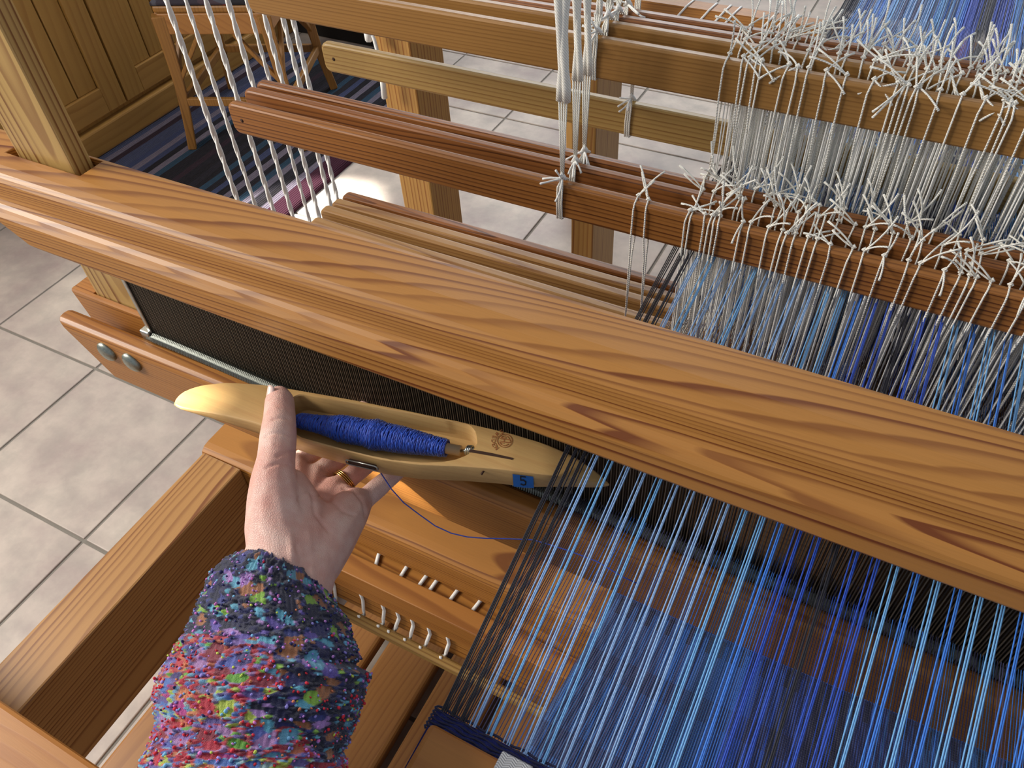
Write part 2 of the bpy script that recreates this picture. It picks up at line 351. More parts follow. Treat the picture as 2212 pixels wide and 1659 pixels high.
k.l(k.ramp(sc_.outputs[0], [(0, srgb(40, 34, 44)), (.3, srgb(26, 30, 56)), (.5, srgb(58, 44, 52)), (.68, srgb(22, 20, 26)), (.84, srgb(150, 28, 30)), (.9, srgb(66, 66, 76))], 'CONSTANT'), k.b.inputs['Base Color']); k.b.inputs['Roughness'].default_value = .9
m = MB(); N = 10; vs = []
for lvl in (0, 1):
    for i in range(N + 1):
        for j in range(N + 1):
            a_, b_ = i / N, j / N; p_ = (c0[0] * (1 - a_) + c0[1] * a_) * (1 - b_) + (c0[3] * (1 - a_) + c0[2] * a_) * b_
            e_ = min(a_, 1 - a_, b_, 1 - b_); vs.append((p_.x, p_.y, .469 if lvl == 0 else .478 + .035 * min(1, e_ * 4) ** .5))
o1 = (N + 1) ** 2; q = lambda i, j: i * (N + 1) + j; fs = []
for i in range(N):
    for j in range(N): fs += [(o1 + q(i, j), o1 + q(i + 1, j), o1 + q(i + 1, j + 1), o1 + q(i, j + 1)), (q(i, j + 1), q(i + 1, j + 1), q(i + 1, j), q(i, j))]
    fs += [(q(i, 0), q(i + 1, 0), o1 + q(i + 1, 0), o1 + q(i, 0)), (q(i + 1, N), q(i, N), o1 + q(i, N), o1 + q(i + 1, N)), (q(0, i + 1), q(0, i), o1 + q(0, i), o1 + q(0, i + 1)), (q(N, i), q(N, i + 1), o1 + q(N, i + 1), o1 + q(N, i))]
m.add(vs, fs, True); pad = m.build('seat_pad', k.m, origin=(cen.x, cen.y, .469))
tag(pad, 'dark patchwork seat pad with a red patch, lying on the chair seat', 'cushion')

# ------------------------------------------------------------------ loom frame
lf = thing('floor_loom', (-.72, .5, 0), 'pine floor loom frame: rear posts, side rail, cross beams and front board', 'loom')
q = MB(); q.box((-.76, -.25, .335), (-.69, .40, .50)); q.build('side_rail', m_rail, lf, bevel=.003)
q = MB(); prof = [(.47, .435), (.47, .50), (.418, .5), (.409, .4985), (.403, .494), (.400, .486), (.400, .435)]
q.prismx(prof, -.768, .62); q.build('knee_beam', m_cross, lf)
q = MB(); q.box((-.80, -.25, .0), (-.715, .55, .13)); q.build('foot_rail', m_tread, lf, bevel=.012, seg=4)
def post(x0, x1, y0, y1, z1, z0=0): q = MB(); q.box((x0, y0, z0), (x1, y1, z1)); return q.build('post', m_post, lf, bevel=.003)
post(-.818, -.75, 1.022, 1.115, 1.0)
p2 = ay(1279, 557, 1.25); p2l = ay(1233, 557, 1.25); p2r = ax(1324, 564, p2.x)
post(p2l.x, p2.x, 1.25, p2r.y, .86)
q = MB(); q.box((-.85, .50, .0), (-.77, 1.5, .09)); q.build('side_stretcher', m_tread, lf, bevel=.004)
post(-.76, -.69, .40, .46, .435)
q = MB(); q.box((-.83, 1.48, .80), (.75, 1.56, .88)); bb = q.build('back_beam', m_cross, lf, bevel=.008)
bb.location.y += .38
post(-.86, -.80, 1.84, 1.95, .86)
# front board at the bottom left
q = MB(); q.box((-.98, -.10, .545), (-.16, .020, .60)); q.build('front_board', m_temple, lf, bevel=.005)

# warp beam with tie cords (behind the shafts)
wbm = thing('warp_beam', (-.4, 2.0, .40), 'wooden warp beam with white tie cords behind the shafts', 'beam')
q = MB(); c_ = (2.13, .44); R_ = .06
q.prismx([(c_[0] + R_ * math.cos(a_), c_[1] + R_ * math.sin(a_)) for a_ in [math.radians(22.5 + 45 * i) for i in range(8)]], -.9, .75); q.build('beam_body', m_cross, wbm)
tc0 = None
for px in (1435, 1492, 1527, 1552, 1640, 1668, 1690):
    p_ = az(px, 35, .5); q = MB(); q.tube([(p_.x, 2.13 - .0565, .415), (p_.x + .006, 2.13 - .0575, .465), (p_.x + .03, 2.13 - .023, .4965), (p_.x + .035, 2.13 + .023, .4965), (p_.x + .035, 2.19, .45)], .0032, 5)
    q.build('tie_cord', m_cord, wbm)

# cloth beam with slat, cords, rod
clb = thing('cloth_beam', (-.2, .43, .34), 'dark-lit wooden cloth beam under the knee beam, with white cords tied round it', 'beam')
q = MB(); q.prismx([(.455, .27), (.475, .30), (.475, .385), (.455, .41), (.392, .41), (.368, .385), (.368, .30), (.388, .27)], -.60, .62); q.build('beam_body', m_cross, clb, bevel=.003)
q = MB(); q.box((-.60, .360, .370), (.62, .3895, .4235)); q.build('slat', m_race, clb, bevel=.0015)
hp = az(743, 1183, .4115); q = MB(); q.tube([(hp.x, hp.y, .4095), (hp.x, hp.y, .4112)], .0075, 16); q.build('peg_hole', m_dhole, clb)
for (xa, ya, xb, yb) in ((818, 1198, 811, 1226), (879, 1224, 863, 1250), (921, 1244, 903, 1268), (943, 1255, 926, 1279), (987, 1277, 970, 1300), (1037, 1299, 1018, 1323)):
    a_ = az(xa, ya, .4125); b_ = az(xb, yb, .4125); q = MB()
    q.tube([(a_.x + .008, a_.y + .03, .4115), tuple(a_), tuple(b_), (b_.x, .389, .412)], .0030, 5, flat=.6); q.build('tie_cord', m_cord, clb)
for (xa, ya, xb, yb) in ((722, 1266, 727, 1297), (784, 1297, 787, 1328), (830, 1319, 828, 1348), (862, 1336, 852, 1364), (893, 1351, 886, 1380), (929, 1370, 919, 1396), (970, 1391, 962, 1416)):
    a_ = ay(xa, ya, .3655); b_ = ay(xb, yb, .3655); q = MB()
    q.tube([(a_.x, .372, .372), (a_.x, .3655, .366), tuple(a_), tuple(a_.lerp(b_, .6) + Vector((0, -.001, 0))), tuple(b_), (b_.x, .355, .302)], .0030, 5, flat=.7); q.build('tie_cord', m_cord, clb)
q = MB(); q.prismx([(.360, .288), (.361, .298), (.358, .301), (.350, .301), (.347, .298), (.347, .288)], -.62, .62)
rod = q.build('tie_rod', m_rod, origin=(0, .354, .295)); tag(rod, 'pale straight wooden rod held by the white cords below the cloth beam', 'rod')

# treadles
for i, X in enumerate((-.585, -.475, -.365, -.255, -.145, -.035, .075, .185)):
    tr = thing('treadle', (X, .2, .1), ['wooden treadle under the loom, %s from the left side rail' % s for s in ('nearest', 'second', 'third', 'fourth', 'fifth', 'sixth', 'seventh', 'eighth')][i], 'treadle', 'treadles on the floor under the loom')
    q = MB(); q.box((X - .047, -.25, .075), (X + .047, .85, .105)); q.build('pedal_board', m_tread, tr, bevel=.006)
    q = MB(); q.box((X - .01, .80, .0), (X + .01, .86, .075)); q.build('hinge_block', m_tread, tr, bevel=.003)

# ------------------------------------------------------------------ beater
bt = thing('beater', (-.67, .345, .84), 'large pine beater: thick grooved top beam, upright arm and lower board with two bolts', 'beater')
prof = [(.306, .956), (.304, .960), (.3045, .9790), (.3055, .9822), (.3085, .9858), (.3115, .9870), (.3148, .9896), (.3170, .9930), (.3182, .9970), (.3188, 1.0010), (.3194, 1.0055), (.3206, 1.0095), (.3230, 1.0130),
        (.3260, 1.0160), (.333, 1.0185), (.343, 1.0200), (.372, 1.0200), (.3762, 1.0185), (.3775, 1.0150), (.3775, .960), (.3755, .956)]
prof = prof[::-1]
XE = lambda y, z: -.672 - min(1, max(0, (z - .956) / .03)) * .05 - min(1, max(0, (z - .986) / .03)) * .10
def beam_mesh():
    # front/back halves with a slot for the arm: solid prism, then boolean
    q = MB(); q.prismx(prof, XE, .75); o = q.build('top_beam', m_beam, bt)
    c = MB(); c.box((-.718, .348, .94), (-.622, .3735, 1.04)); co = c.build('cutter', None)
    md = o.modifiers.new('b', 'BOOLEAN'); md.object = co; md.operation = 'DIFFERENCE'; md.solver = 'EXACT'
    c2 = MB(); c2.box((-.66, .333, .94), (.80, .345, .9645)); co2 = c2.build('cutter', None)
    md = o.modifiers.new('b', 'BOOLEAN'); md.object = co2; md.operation = 'DIFFERENCE'; md.solver = 'EXACT'
    apply_mods(o)
    for x in (co, co2): bpy.data.objects.remove(x)
    b_ = o.modifiers.new('bevel', 'BEVEL'); b_.width = .0015; b_.segments = 2; b_.limit_method = 'ANGLE'; b_.angle_limit = math.radians(50)
    return o
beam_mesh()
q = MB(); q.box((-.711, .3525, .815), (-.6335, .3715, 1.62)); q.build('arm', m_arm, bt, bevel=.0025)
rb = MB(); prf = [(.312, .775), (.312, .832), (.3135, .8375), (.3175, .8405), (.323, .8410), (.328, .8405), (.3320, .838), (.3335, .833), (.3335, .775)][::-1]
XR = lambda y, z: -.735 + (0.842 - z) * .75
rb.prismx(prf, XR, .75); rb.build('race_board', m_race, bt, bevel=.001)
rb = MB(); prf = [(.3465, .775), (.3465, .850), (.3480, .852), (.3515, .8525), (.3515, .775)][::-1]
rb.prismx(prf, lambda y, z: -.742 + (.85 - z) * .2, .75)
prf = [(.3725, .775), (.3725, .8525), (.384, .8520), (.386, .850), (.386, .775)][::-1]
rb.prismx(prf, lambda y, z: -.742 + (.85 - z) * .2, .75)
rb.box((-.630, .3515, .775), (.75, .3725, .8525)); rb.box((-.742, .3515, .775), (-.7135, .3725, .8525)); rb.build('back_board', m_race, bt)
q = MB(); q.box((-.72, .3335, .775), (.75, .3465, .805)); q.build('spacer', m_race, bt)
for (px, py) in ((232, 759), (286, 782)):
    p_ = ay(px, py, .312); q = MB(); N = 20; vs = []; R_ = .0118
    rings = [(R_, 0), (R_, -.0014), (R_ * .94, -.0026), (R_ * .75, -.0042), (R_ * .45, -.0053), (.0001, -.0057)]
    for (rr, dy) in rings:
        for i in range(N): a_ = 2 * math.pi * i / N; vs.append((p_.x + rr * math.cos(a_), .312 + dy, p_.z + rr * math.sin(a_)))
    fs = [(i * N + j, i * N + (j + 1) % N, (i + 1) * N + (j + 1) % N, (i + 1) * N + j) for i in range(len(rings) - 1) for j in range(N)]
    q.add(vs, fs, True); bo = q.build('bolt', m_bolt, bt)

# ------------------------------------------------------------------ reed
k = NT('reed_dents'); P = k.obj(); wv = k.n('ShaderNodeTexWave'); wv.bands_direction = 'X'; wv.inputs['Scale'].default_value = 90; wv.inputs['Distortion'].default_value = 0; k.l(P, wv.inputs['Vector'])
k.l(k.mix(wv.outputs['Fac'], srgb(46, 40, 32), srgb(118, 106, 88)), k.b.inputs['Base Color']); k.b.inputs['Roughness'].default_value = .45; k.b.inputs['Metallic'].default_value = .5; m_dent = k.m
rd = thing('reed', (-.2, .34, .84), 'dark steel weaving reed standing in the beater behind the shuttle', 'reed')
dm = MB(); dx = .0021; x = -.612
nd = 0
while x < .72:
    dm.add([(x - .00038, .3365, .845), (x + .00038, .3365, .845), (x + .00038, .3425, .845), (x - .00038, .3425, .845), (x - .00038, .3365, .962), (x + .00038, .3365, .962), (x + .00038, .3425, .962), (x - .00038, .3425, .962)],
           [(0, 1, 5, 4), (1, 2, 6, 5), (2, 3, 7, 6), (3, 0, 4, 7)]); x += dx
de = dm.build('dents', m_dent, rd); de['kind'] = 'stuff'
def bow(x): return -.004 * math.exp(-((x + .42) / .12) ** 2) - .001
sp_ = MB(); pts = [(-.620 + i * .01, .3365 + bow(-.620 + i * .01), .8425) for i in range(135)]; sp_.tube(pts, .0054, 8)
x = -.612
while x < .72:
    c_ = Vector((x, .3365 + bow(x), .8425)); N = 8
    sp_.add([(c_.x + dxx, c_.y + .0063 * math.cos(2 * math.pi * i / N), c_.z + .0063 * math.sin(2 * math.pi * i / N)) for dxx in (-.0006, .0006) for i in range(N)], [(i, (i + 1) % N, N + (i + 1) % N, N + i) for i in range(N)]); x += dx
sp_.build('lower_binding', plain('grey_steel_spring', srgb(120, 124, 118), .4, .9, nscale=600, namt=.3), rd)
q = MB(); q.box((-.6185, .3345, .842), (-.6135, .3445, .962)); q.build('end_bar', m_steel, rd, bevel=.0008)
q = MB(); q.box((-.6275, .331, .8375), (-.6145, .3425, .8505)); q.build('end_cap', m_steel, rd, bevel=.0015)

# ------------------------------------------------------------------ shafts
SH = [(.553, .984, 0), (.580, .986, 0), (.600, .985, 0), (.622, 1.0845, 1), (.645, 1.088, 1), (.668, 1.084, 1), (.690, 1.081, 1), (.715, .980, 0)]
mats = [m_dark, m_dark2, m_dark2, m_thick, m_thick, m_dark2, m_dark2, m_pale]
names = ['first shaft from the reed, lowered, its bar end with a peg hole', 'second shaft from the reed, lowered, dark red bar behind the first', 'third shaft from the reed, lowered, its bar close behind the second',
         'fourth shaft, raised highest, wide tan bar across the top', 'fifth shaft, raised, bar just behind the wide tan one', 'sixth shaft, raised, reddish bar behind two tan ones', 'seventh shaft, raised, rearmost of the raised bars',
         'eighth shaft, lowered, pale straight-grained bar farthest back']
def lath(m, yc, zt, x0, x1, h=.035, t=.0105):
    # flat lath: rounded long edges and rounded corners at the ends
    Rr = .008; out = []
    for (cx, cz, a0) in ((x1 - Rr, zt - Rr, 0), (x0 + Rr, zt - Rr, 90), (x0 + Rr, zt - h + Rr, 180), (x1 - Rr, zt - h + Rr, 270)):
        for i in range(6): a_ = math.radians(a0 + 90 * i / 5); out.append((cx + Rr * math.cos(a_), cz + Rr * math.sin(a_)))
    n = len(out); cx_, cz_ = (x0 + x1) / 2, zt - h / 2; vs = []
    for (dy, ins) in ((-t / 2, .0022), (-t / 2 + .0010, .0006), (-t / 2 + .003, 0), (t / 2 - .003, 0), (t / 2 - .0010, .0006), (t / 2, .0022)):
        for (px_, pz_) in out:
            sx = px_ + (ins if px_ < cx_ else -ins); sz = pz_ + (ins if pz_ < cz_ else -ins); vs.append((sx, yc + dy, sz))
    fs = [tuple(range(n)), tuple(range(5 * n, 6 * n))[::-1]]
    for l_ in range(5): fs += [(l_ * n + (i + 1) % n, l_ * n + i, (l_ + 1) * n + i, (l_ + 1) * n + (i + 1) % n) for i in range(n)]
    m.add(vs, fs)
shafts = []
for i, (Y, Z, up) in enumerate(SH):
    s_ = thing('loom_shaft', (-.65, Y, Z - .28), 'pine ' + names[i], 'shaft', 'shafts of the loom')
    m = MB(); lath(m, Y, Z, -.65, .66); m.build('upper_bar', mats[i], s_)
    m = MB(); lath(m, Y, Z - .2945, -.65, .66, h=.036, t=.013 if i != 7 else .0105); m.build('lower_bar', m_low if i != 6 else m_dark2, s_)
    m = MB(); m.tube([(-.634, Y - .0054, Z - .0175), (-.634, Y - .0040, Z - .0175)], .0022, 12); m.build('peg_hole', m_dhole, s_)
    shafts.append(s_)

# heddles: a few shapes, copied along each shaft
def frayed(m, p, d, L, r):
    pts = [Vector(p)]; d = Vector(d).normalized(); side = Vector((random.uniform(-1, 1), random.uniform(-1, 1), random.uniform(-1, 1)))
    for j in range(5): d = (d + side * .12 + Vector((0, 0, -.05))).normalized(); pts.append(pts[-1] + d * L / 5)
    m.tube(pts, [r, r, r, r, r * 1.05, r * 1.35], 5)
def heddle_mesh(seed, E=0.0):
    random.seed(seed); m = MB(); r = .00075; t = .0062; lean = random.uniform(-.003, .003)
    kx = random.uniform(-.002, .002)
    top = Vector((kx, random.uniform(-.001, .003), .0022))
    # loop over the upper bar, down to the eye
    m.tube([top, (kx * .5, -t * .75, -.001), (0, -t - .0004, -.006), (lean * .2, -t - .0004, -.034), (lean * .6, -.003, -.06), (lean, 0, -.146 + E)], r, 5)
    m.tube([top, (kx * .5, t * .8, -.001), (0, t + .0004, -.007), (lean * .2, t + .0003, -.034), (lean * .6, .003, -.06), (lean, 0, -.146 + E)], r, 5)
    m.tube([(lean, -.001, -.146 + E), (lean + .0016, 0, -.152 + E), (lean, .001, -.158 + E), (lean - .0016, 0, -.152 + E), (lean, -.001, -.146 + E)], r * .8, 4)
    m.tube([(lean, 0, -.158 + E), (lean * .5, -.003, -.20), (0, -t - .0012, -.262), (0, -t - .0012, -.294), (0, 0, -.332)], r, 5)
    m.tube([(lean, 0, -.158 + E), (lean * .5, .003, -.20), (0, t + .0012, -.262), (0, t + .0012, -.294), (0, 0, -.332)], r, 5)
    # knot and two tails
    m.tube([top + Vector((-.0018, 0, 0)), top + Vector((0, .001, .0012)), top + Vector((.0018, 0, 0))], [.0009, .0016, .0009], 6)
    base = Vector((random.uniform(-.9, .9), random.uniform(-.2, 1.0), random.uniform(.25, 1.0)))
    for q_ in range(2):
        d = base + Vector((random.uniform(-.7, .7), random.uniform(-.4, .4), random.uniform(-.2, .5)))
        if random.random() < .12: d.z = -.2; d.y = -.6
        frayed(m, top, d, random.uniform(.018, .036), r)
    return m
hproto = []
for v_ in range(24):
    hm = heddle_mesh(100 + v_, .022 if v_ >= 12 else 0); me = bpy.data.meshes.new('heddle'); me.from_pydata([tuple(p) for p in hm.v], [], hm.f); me.polygons.foreach_set('use_smooth', hm.sm); me.materials.append(m_tex); hproto.append(me)
random.seed(5)
for i, (Y, Z, up) in enumerate(SH):
    xs = []
    if i == 0: xs = [-.192, -.181]
    x = -.150 + random.uniform(0, .006)
    if i == 3: x = -.150
    while x < .33: xs.append(x); x += random.choice([.007, .010, .012, .014, .018, .004])
    for x in xs:
        o = bpy.data.objects.new('heddle', random.choice(hproto[12:] if up else hproto[:12])); COL.objects.link(o); o.parent = shafts[i]; o.location = (x + .65, 0, .28)
        o.rotation_euler = (0, 0, random.choice([0, math.pi]) if False else 0); o.scale = (random.choice([-1, 1]), 1, 1)

random.seed(31)
for i, (Y, Z, up) in enumerate(SH):
    m = MB(); x = -.146 + i * .0004; e_ = .130 if up else .152
    while x < .335:
        q_ = random.uniform(-.0015, .0015); sg = random.choice((-1, 1)) * .0012
        m.tube([(x + q_, Y - .004, Z - .030), (x + sg * .5, Y - .0015, Z - e_ + .004)], .00055, 4, cap=False)
        m.tube([(x + q_ + .0012, Y + .004, Z - .030), (x + sg * .5, Y + .0015, Z - e_ + .004)], .00055, 4, cap=False)
        if random.random() < .45: m.tube([(x + sg * .5, Y, Z - e_ - .006), (x - q_, Y - .005, Z - .29)], .00055, 4, cap=False)
        if random.random() < .3: m.tube([(x + sg * .5, Y, Z - e_ - .006), (x - q_ + .001, Y + .005, Z - .29)], .00055, 4, cap=False)
        x += random.choice((.0034, .0046, .0060, .0110))
    o = m.build('heddle_strands', m_cord, shafts[i]); o['kind'] = 'stuff'
# cords that carry the shafts
def carrier(i, Y, Z, ztop, zthin, wthick, label):
    x = -.26; e = thing('hanging_cord', (x, Y, Z), label, 'cord', 'white cords that carry the shafts')
    m = MB()
    if zthin < ztop:
        N = 40
        for sgn in (-1, 1):
            pts = [(x + sgn * wthick * .35 + .0012 * math.sin(j * .9 + sgn), Y - .002 + .001 * math.cos(j * .9 + sgn), zthin + (ztop - zthin) * j / N) for j in range(N + 1)]
            m.tube(pts, [wthick * .62 * (1 + .10 * math.sin(j * 2.4)) for j in range(N + 1)], 8)
        m.build('plaited_part', m_tex, e)
    m = MB()
    for dx_ in (-.0035, -.0012, .0012, .0035): m.tube([(x + dx_ * 1.0, Y - .002, min(zthin + .004, ztop)), (x + dx_ * .3, Y - .004, Z + .008)], .0008, 5)
    m.build('thin_cords', m_tex, e)
    m = MB(); random.seed(40 + i)
    for dx_ in (-.0032, -.0010, .0012): m.tube([(x, Y - .004, Z + .006), (x + dx_, Y - .0068, Z - .002), (x + dx_ - .001, Y - .0064, Z - .018), (x + dx_ - .001, Y - .0060, Z - .0355), (x + dx_, Y, Z - .0365), (x + dx_, Y + .0068, Z - .02), (x + dx_, Y + .0062, Z), (x, Y, Z + .004)], .00095, 5)
    m.build('wrapping', m_tex, e)
    m = MB(); m.tube([(x - .003, Y - .004, Z + .004), (x, Y - .004, Z + .010), (x + .003, Y - .003, Z + .005)], [.0015, .003, .0015], 6)
    for q_ in range(4): frayed(m, (x, Y - .004, Z + .006), (random.uniform(-1, 1), -.5, random.uniform(-.6, .7)), random.uniform(.012, .022), .00085)
    m.build('knot', m_cord, e)
lab = ['thick plaited white cord to the first shaft, frontmost and longest', 'plaited white cord to the second shaft', 'plaited white cord to the third shaft, right of the second one', 'thin white cord tied on the wide tan bar', 'white cord tied on the fifth shaft, behind the wide tan bar',
       'white cord tied on the sixth shaft bar', 'white cord tied on the seventh shaft bar', 'white cord tied on the pale rear bar, rightmost of the cords']
ths = [1.061, 1.066, 1.062, 1.10, 1.10, 1.10, 1.10, 1.16]
for i, (Y, Z, up) in enumerate(SH): carrier(i, Y, Z, 1.60, ths[i], [.0058, .0042, .0040, .0024, .0024, .0024, .0024, .0036][i], lab[i])

# vertical treadle cords left of the shafts (two strands twisted)
proto = None; tr_lab = ['white twisted cord left of the shaft ends, %s' % s for s in ('leftmost of eight', 'second from the left', 'third from the left', 'fourth from the left', 'fifth from the left', 'sixth from the left', 'second from the right', 'rightmost of eight')]
Zlo, Zhi = .12, 1.75
for i, px in enumerate((371, 411, 447, 486, 520, 557, 597, 615)):
    pt = ax(px + (0 if px < 560 else (20 if px < 600 else 22)) * .0, 0 if px < 557 else 20, -.75)
    Yc = [.600, .625, .652, .683, .712, .733, .763, .780][i]
    if proto is None:
        m = MB(); N = 300
        for ph in (0, math.pi):
            pts = [(.0011 * math.cos(j * .62 + ph), .0011 * math.sin(j * .62 + ph), (Zhi - Zlo) * j / N) for j in range(N + 1)]
            m.tube(pts, .0024, 7)
        proto = m.build('twisted_cord', m_cord, origin=(0, 0, 0)); o = proto
    else: o = addcopy(proto)
    o.location = (-.75, Yc, Zlo); o.rotation_euler = (0, 0, i * .8)
    tag(o, tr_lab[i], 'cord', 'white cords to the treadles')
    if i in (1, 4): o.scale = (.8, .8, 1)
# small white cords on the rear post
m = MB(); a_ = [ay(x, y, 1.0) for (x, y) in ((797, 40), (795, 66), (797, 88), (800, 70), (808, 84), (815, 110), (826, 170), (831, 212))]
m.tube(a_[:3], [.006, .0075, .006], 6); m.tube(a_[3:], [.003, .003, .003, .0045, .005], 6)
o = m.build('knotted_cord', m_cord, origin=tuple(a_[2])); tag(o, 'short knotted white cord hanging beside the rear left post', 'cord')

# ------------------------------------------------------------------ warp
def tcol(name, c, r=.5): return plain(name, c, r, nscale=500, namt=.2, spec=.4, sheen=.25)
cols = {'navy': tcol('warp_navy', srgb(26, 28, 70)), 'black': tcol('warp_black', srgb(20, 20, 36)), 'peri': tcol('warp_periwinkle', srgb(150, 190, 248)), 'sky': tcol('warp_sky', srgb(120, 184, 250)),
        'blue': tcol('warp_blue', srgb(62, 132, 232)), 'royal': tcol('warp_royal', srgb(34, 80, 196)), 'teal': tcol('warp_teal', srgb(36, 86, 140)), 'light': tcol('warp_light', srgb(160, 198, 240)), 'violet': tcol('warp_violet', srgb(84, 84, 130))}
XL, XRt = -.155, .56; FY, FZ = .141, .860
wp = thing('warp', (.1, .7, .86), 'blue and navy warp threads stretched through shafts and reed', 'warp')
nb1 = az(1700, 1400, .86).x; nb2 = az(1765, 1400, .86).x
def palette(x):
    if x < -.134: return 'black', 'navy'
    if x < -.03: return random.choice(['peri', 'peri', 'sky']), random.choice(['violet', 'violet', 'blue'])
    if x < nb1 - .02: return random.choice(['sky', 'blue', 'sky']), random.choice(['blue', 'teal', 'navy'])
    if x < nb1: return 'royal', random.choice(['royal', 'navy'])
    if x < nb2: return 'black', random.choice(['navy', 'black'])
    if x < nb2 + .02: return 'royal', random.choice(['royal', 'navy'])
    if x < .16: return random.choice(['sky', 'blue']), random.choice(['teal', 'blue', 'navy'])
    return random.choice(['light', 'sky', 'blue']), random.choice(['teal', 'blue', 'violet'])
def thread(m, x, up, r, sh, jit):
    Y, Z, u_ = SH[sh]; sl_ = .30 if up else -.036; ez = .954 if up else FZ + sl_ * (Y - FY); zr_ = FZ + sl_ * (.34 - FY)
    fz = FZ + (.0009 if up else -.0006)
    pts = [(x * 1.0, FY, fz), (x + jit, .3395, zr_), (x + jit, Y, ez), (x + jit * .5, 1.30, .8645 + random.uniform(-.002, .002)), (x, 1.90, .882)]
    m.tube(pts, r, 4, cap=False)
random.seed(11)
low = {}; gx = XL; gi = 0
while gx < XRt:
    up_c, lo_c = palette(gx + .004)
    per = .0122 if gx > -.134 else .0070
    m = MB(); hs = random.choice([3, 4, 5, 6])
    offs = [(0, .00048), (.0026, .00058), (.0037, .00058)] if gx > -.134 else [(0, .0005), (.0009, .0005), (.0018, .0005), (.0034, .0005)]
    for j, (dx_, r_) in enumerate(offs): thread(m, gx + dx_ + random.uniform(-.0002, .0002), 1, r_, [3, 4, 5, 6][(j + gi) % 4], random.uniform(-.0003, .0003))
    o = m.build('thread_bundle', cols[up_c], wp)
    n_ = 7 if gx > -.03 else 5
    for j in range(n_):
        lc = lo_c if random.random() < .75 else palette(gx + .004)[1]
        mm = low.setdefault(lc, MB()); thread(mm, gx + per * (j + .3) / n_, 0, .00032, [0, 1, 2, 7][(j + gi) % 4], random.uniform(-.0003, .0003))
    gx += per; gi += 1
ex = {}; x = XL
while x < XRt:
    uc, lc = palette(x); c_ = uc if random.random() < .6 else lc; mm = ex.setdefault(c_, MB())
    for zz in (0, 1):
        xx = x + zz * .0008; mm.tube([(xx, .60, .843 if zz else .945), (xx, .63, .842 if zz else .952), (xx, 1.30, .8645 + random.uniform(-.002, .002)), (xx, 2.28, .882)], .00050, 4, cap=False)
    x += .0016
for c_, mm in ex.items():
    o = mm.build('rear_threads', cols[c_], wp); o['kind'] = 'stuff'
for c_, mm in low.items():
    o = mm.build('lower_threads', cols[c_], wp); o['kind'] = 'stuff'

# ------------------------------------------------------------------ woven cloth
k = NT('woven_cloth'); P = k.obj(); s = k.n('ShaderNodeSeparateXYZ'); k.l(P, s.inputs[0]); X = s.outputs[0]; Y = s.outputs[1]
per = k.math('FRACT', k.math('DIVIDE', k.math('SUBTRACT', X, -.155), .0122))
stripe = k.ramp(per, [(0, (1, 1, 1, 1)), (.42, (.9, .9, .9, 1)), (.5, (.1, .1, .1, 1)), (.93, (.1, .1, .1, 1)), (1, (1, 1, 1, 1))])
blk = k.math('FRACT', k.math('MULTIPLY', Y, 9)); blk2 = k.math('GREATER_THAN', blk, .28)
gx_ = k.math('SINE', k.math('MULTIPLY', X, 2 * math.pi / .0024)); gy_ = k.math('SINE', k.math('MULTIPLY', Y, 2 * math.pi / .0030))
dots = k.math('GREATER_THAN', k.math('MULTIPLY', gx_, gy_), .45)
hl = k.ramp(k.math('MULTIPLY', X, 1), [(0, (0, 0, 0, 1)), (1, (1, 1, 1, 1))])
zone = k.ramp(k.math('MULTIPLY_ADD', X, 1.6, .30), [(0, srgb(56, 100, 156)), (.14, srgb(44, 104, 184)), (.3, srgb(30, 104, 204)), (.42, srgb(20, 76, 190)), (.455, srgb(22, 26, 52)), (.50, srgb(22, 26, 52)), (.53, srgb(26, 66, 160)), (.7, srgb(44, 104, 180)), (1, srgb(70, 130, 190))])
dk = k.mix(.62, zone, srgb(16, 24, 66)); c = k.mix(k.math('MULTIPLY', stripe, .75), dk, zone)
c = k.mix(k.math('MULTIPLY', dots, .55), c, srgb(10, 18, 50))
c = k.mix(k.math('MULTIPLY', k.math('SUBTRACT', 1, blk2), .55), c, srgb(14, 24, 66))
nb = k.math('MULTIPLY', k.math('MULTIPLY', k.math('GREATER_THAN', Y, .425), k.math('LESS_THAN', Y, .449)), k.math('GREATER_THAN', per, .46)); c = k.mix(k.math('MULTIPLY', nb, .85), c, srgb(10, 14, 44))
eb = k.math('GREATER_THAN', Y, .452); c = k.mix(k.math('MULTIPLY', eb, .8), c, srgb(40, 90, 190))
k.l(c, k.b.inputs['Base Color']); k.b.inputs['Roughness'].default_value = .62; k.b.inputs['Sheen Weight'].default_value = .2
k.bump(k.math('ADD', k.math('MULTIPLY', gx_, .5), k.math('MULTIPLY', gy_, .5)), .7, .0008); m_cloth = k.m
cl = thing('woven_cloth', (.1, .3, .6), 'blue patterned cloth woven below the open warp, running back over the knee beam', 'cloth')
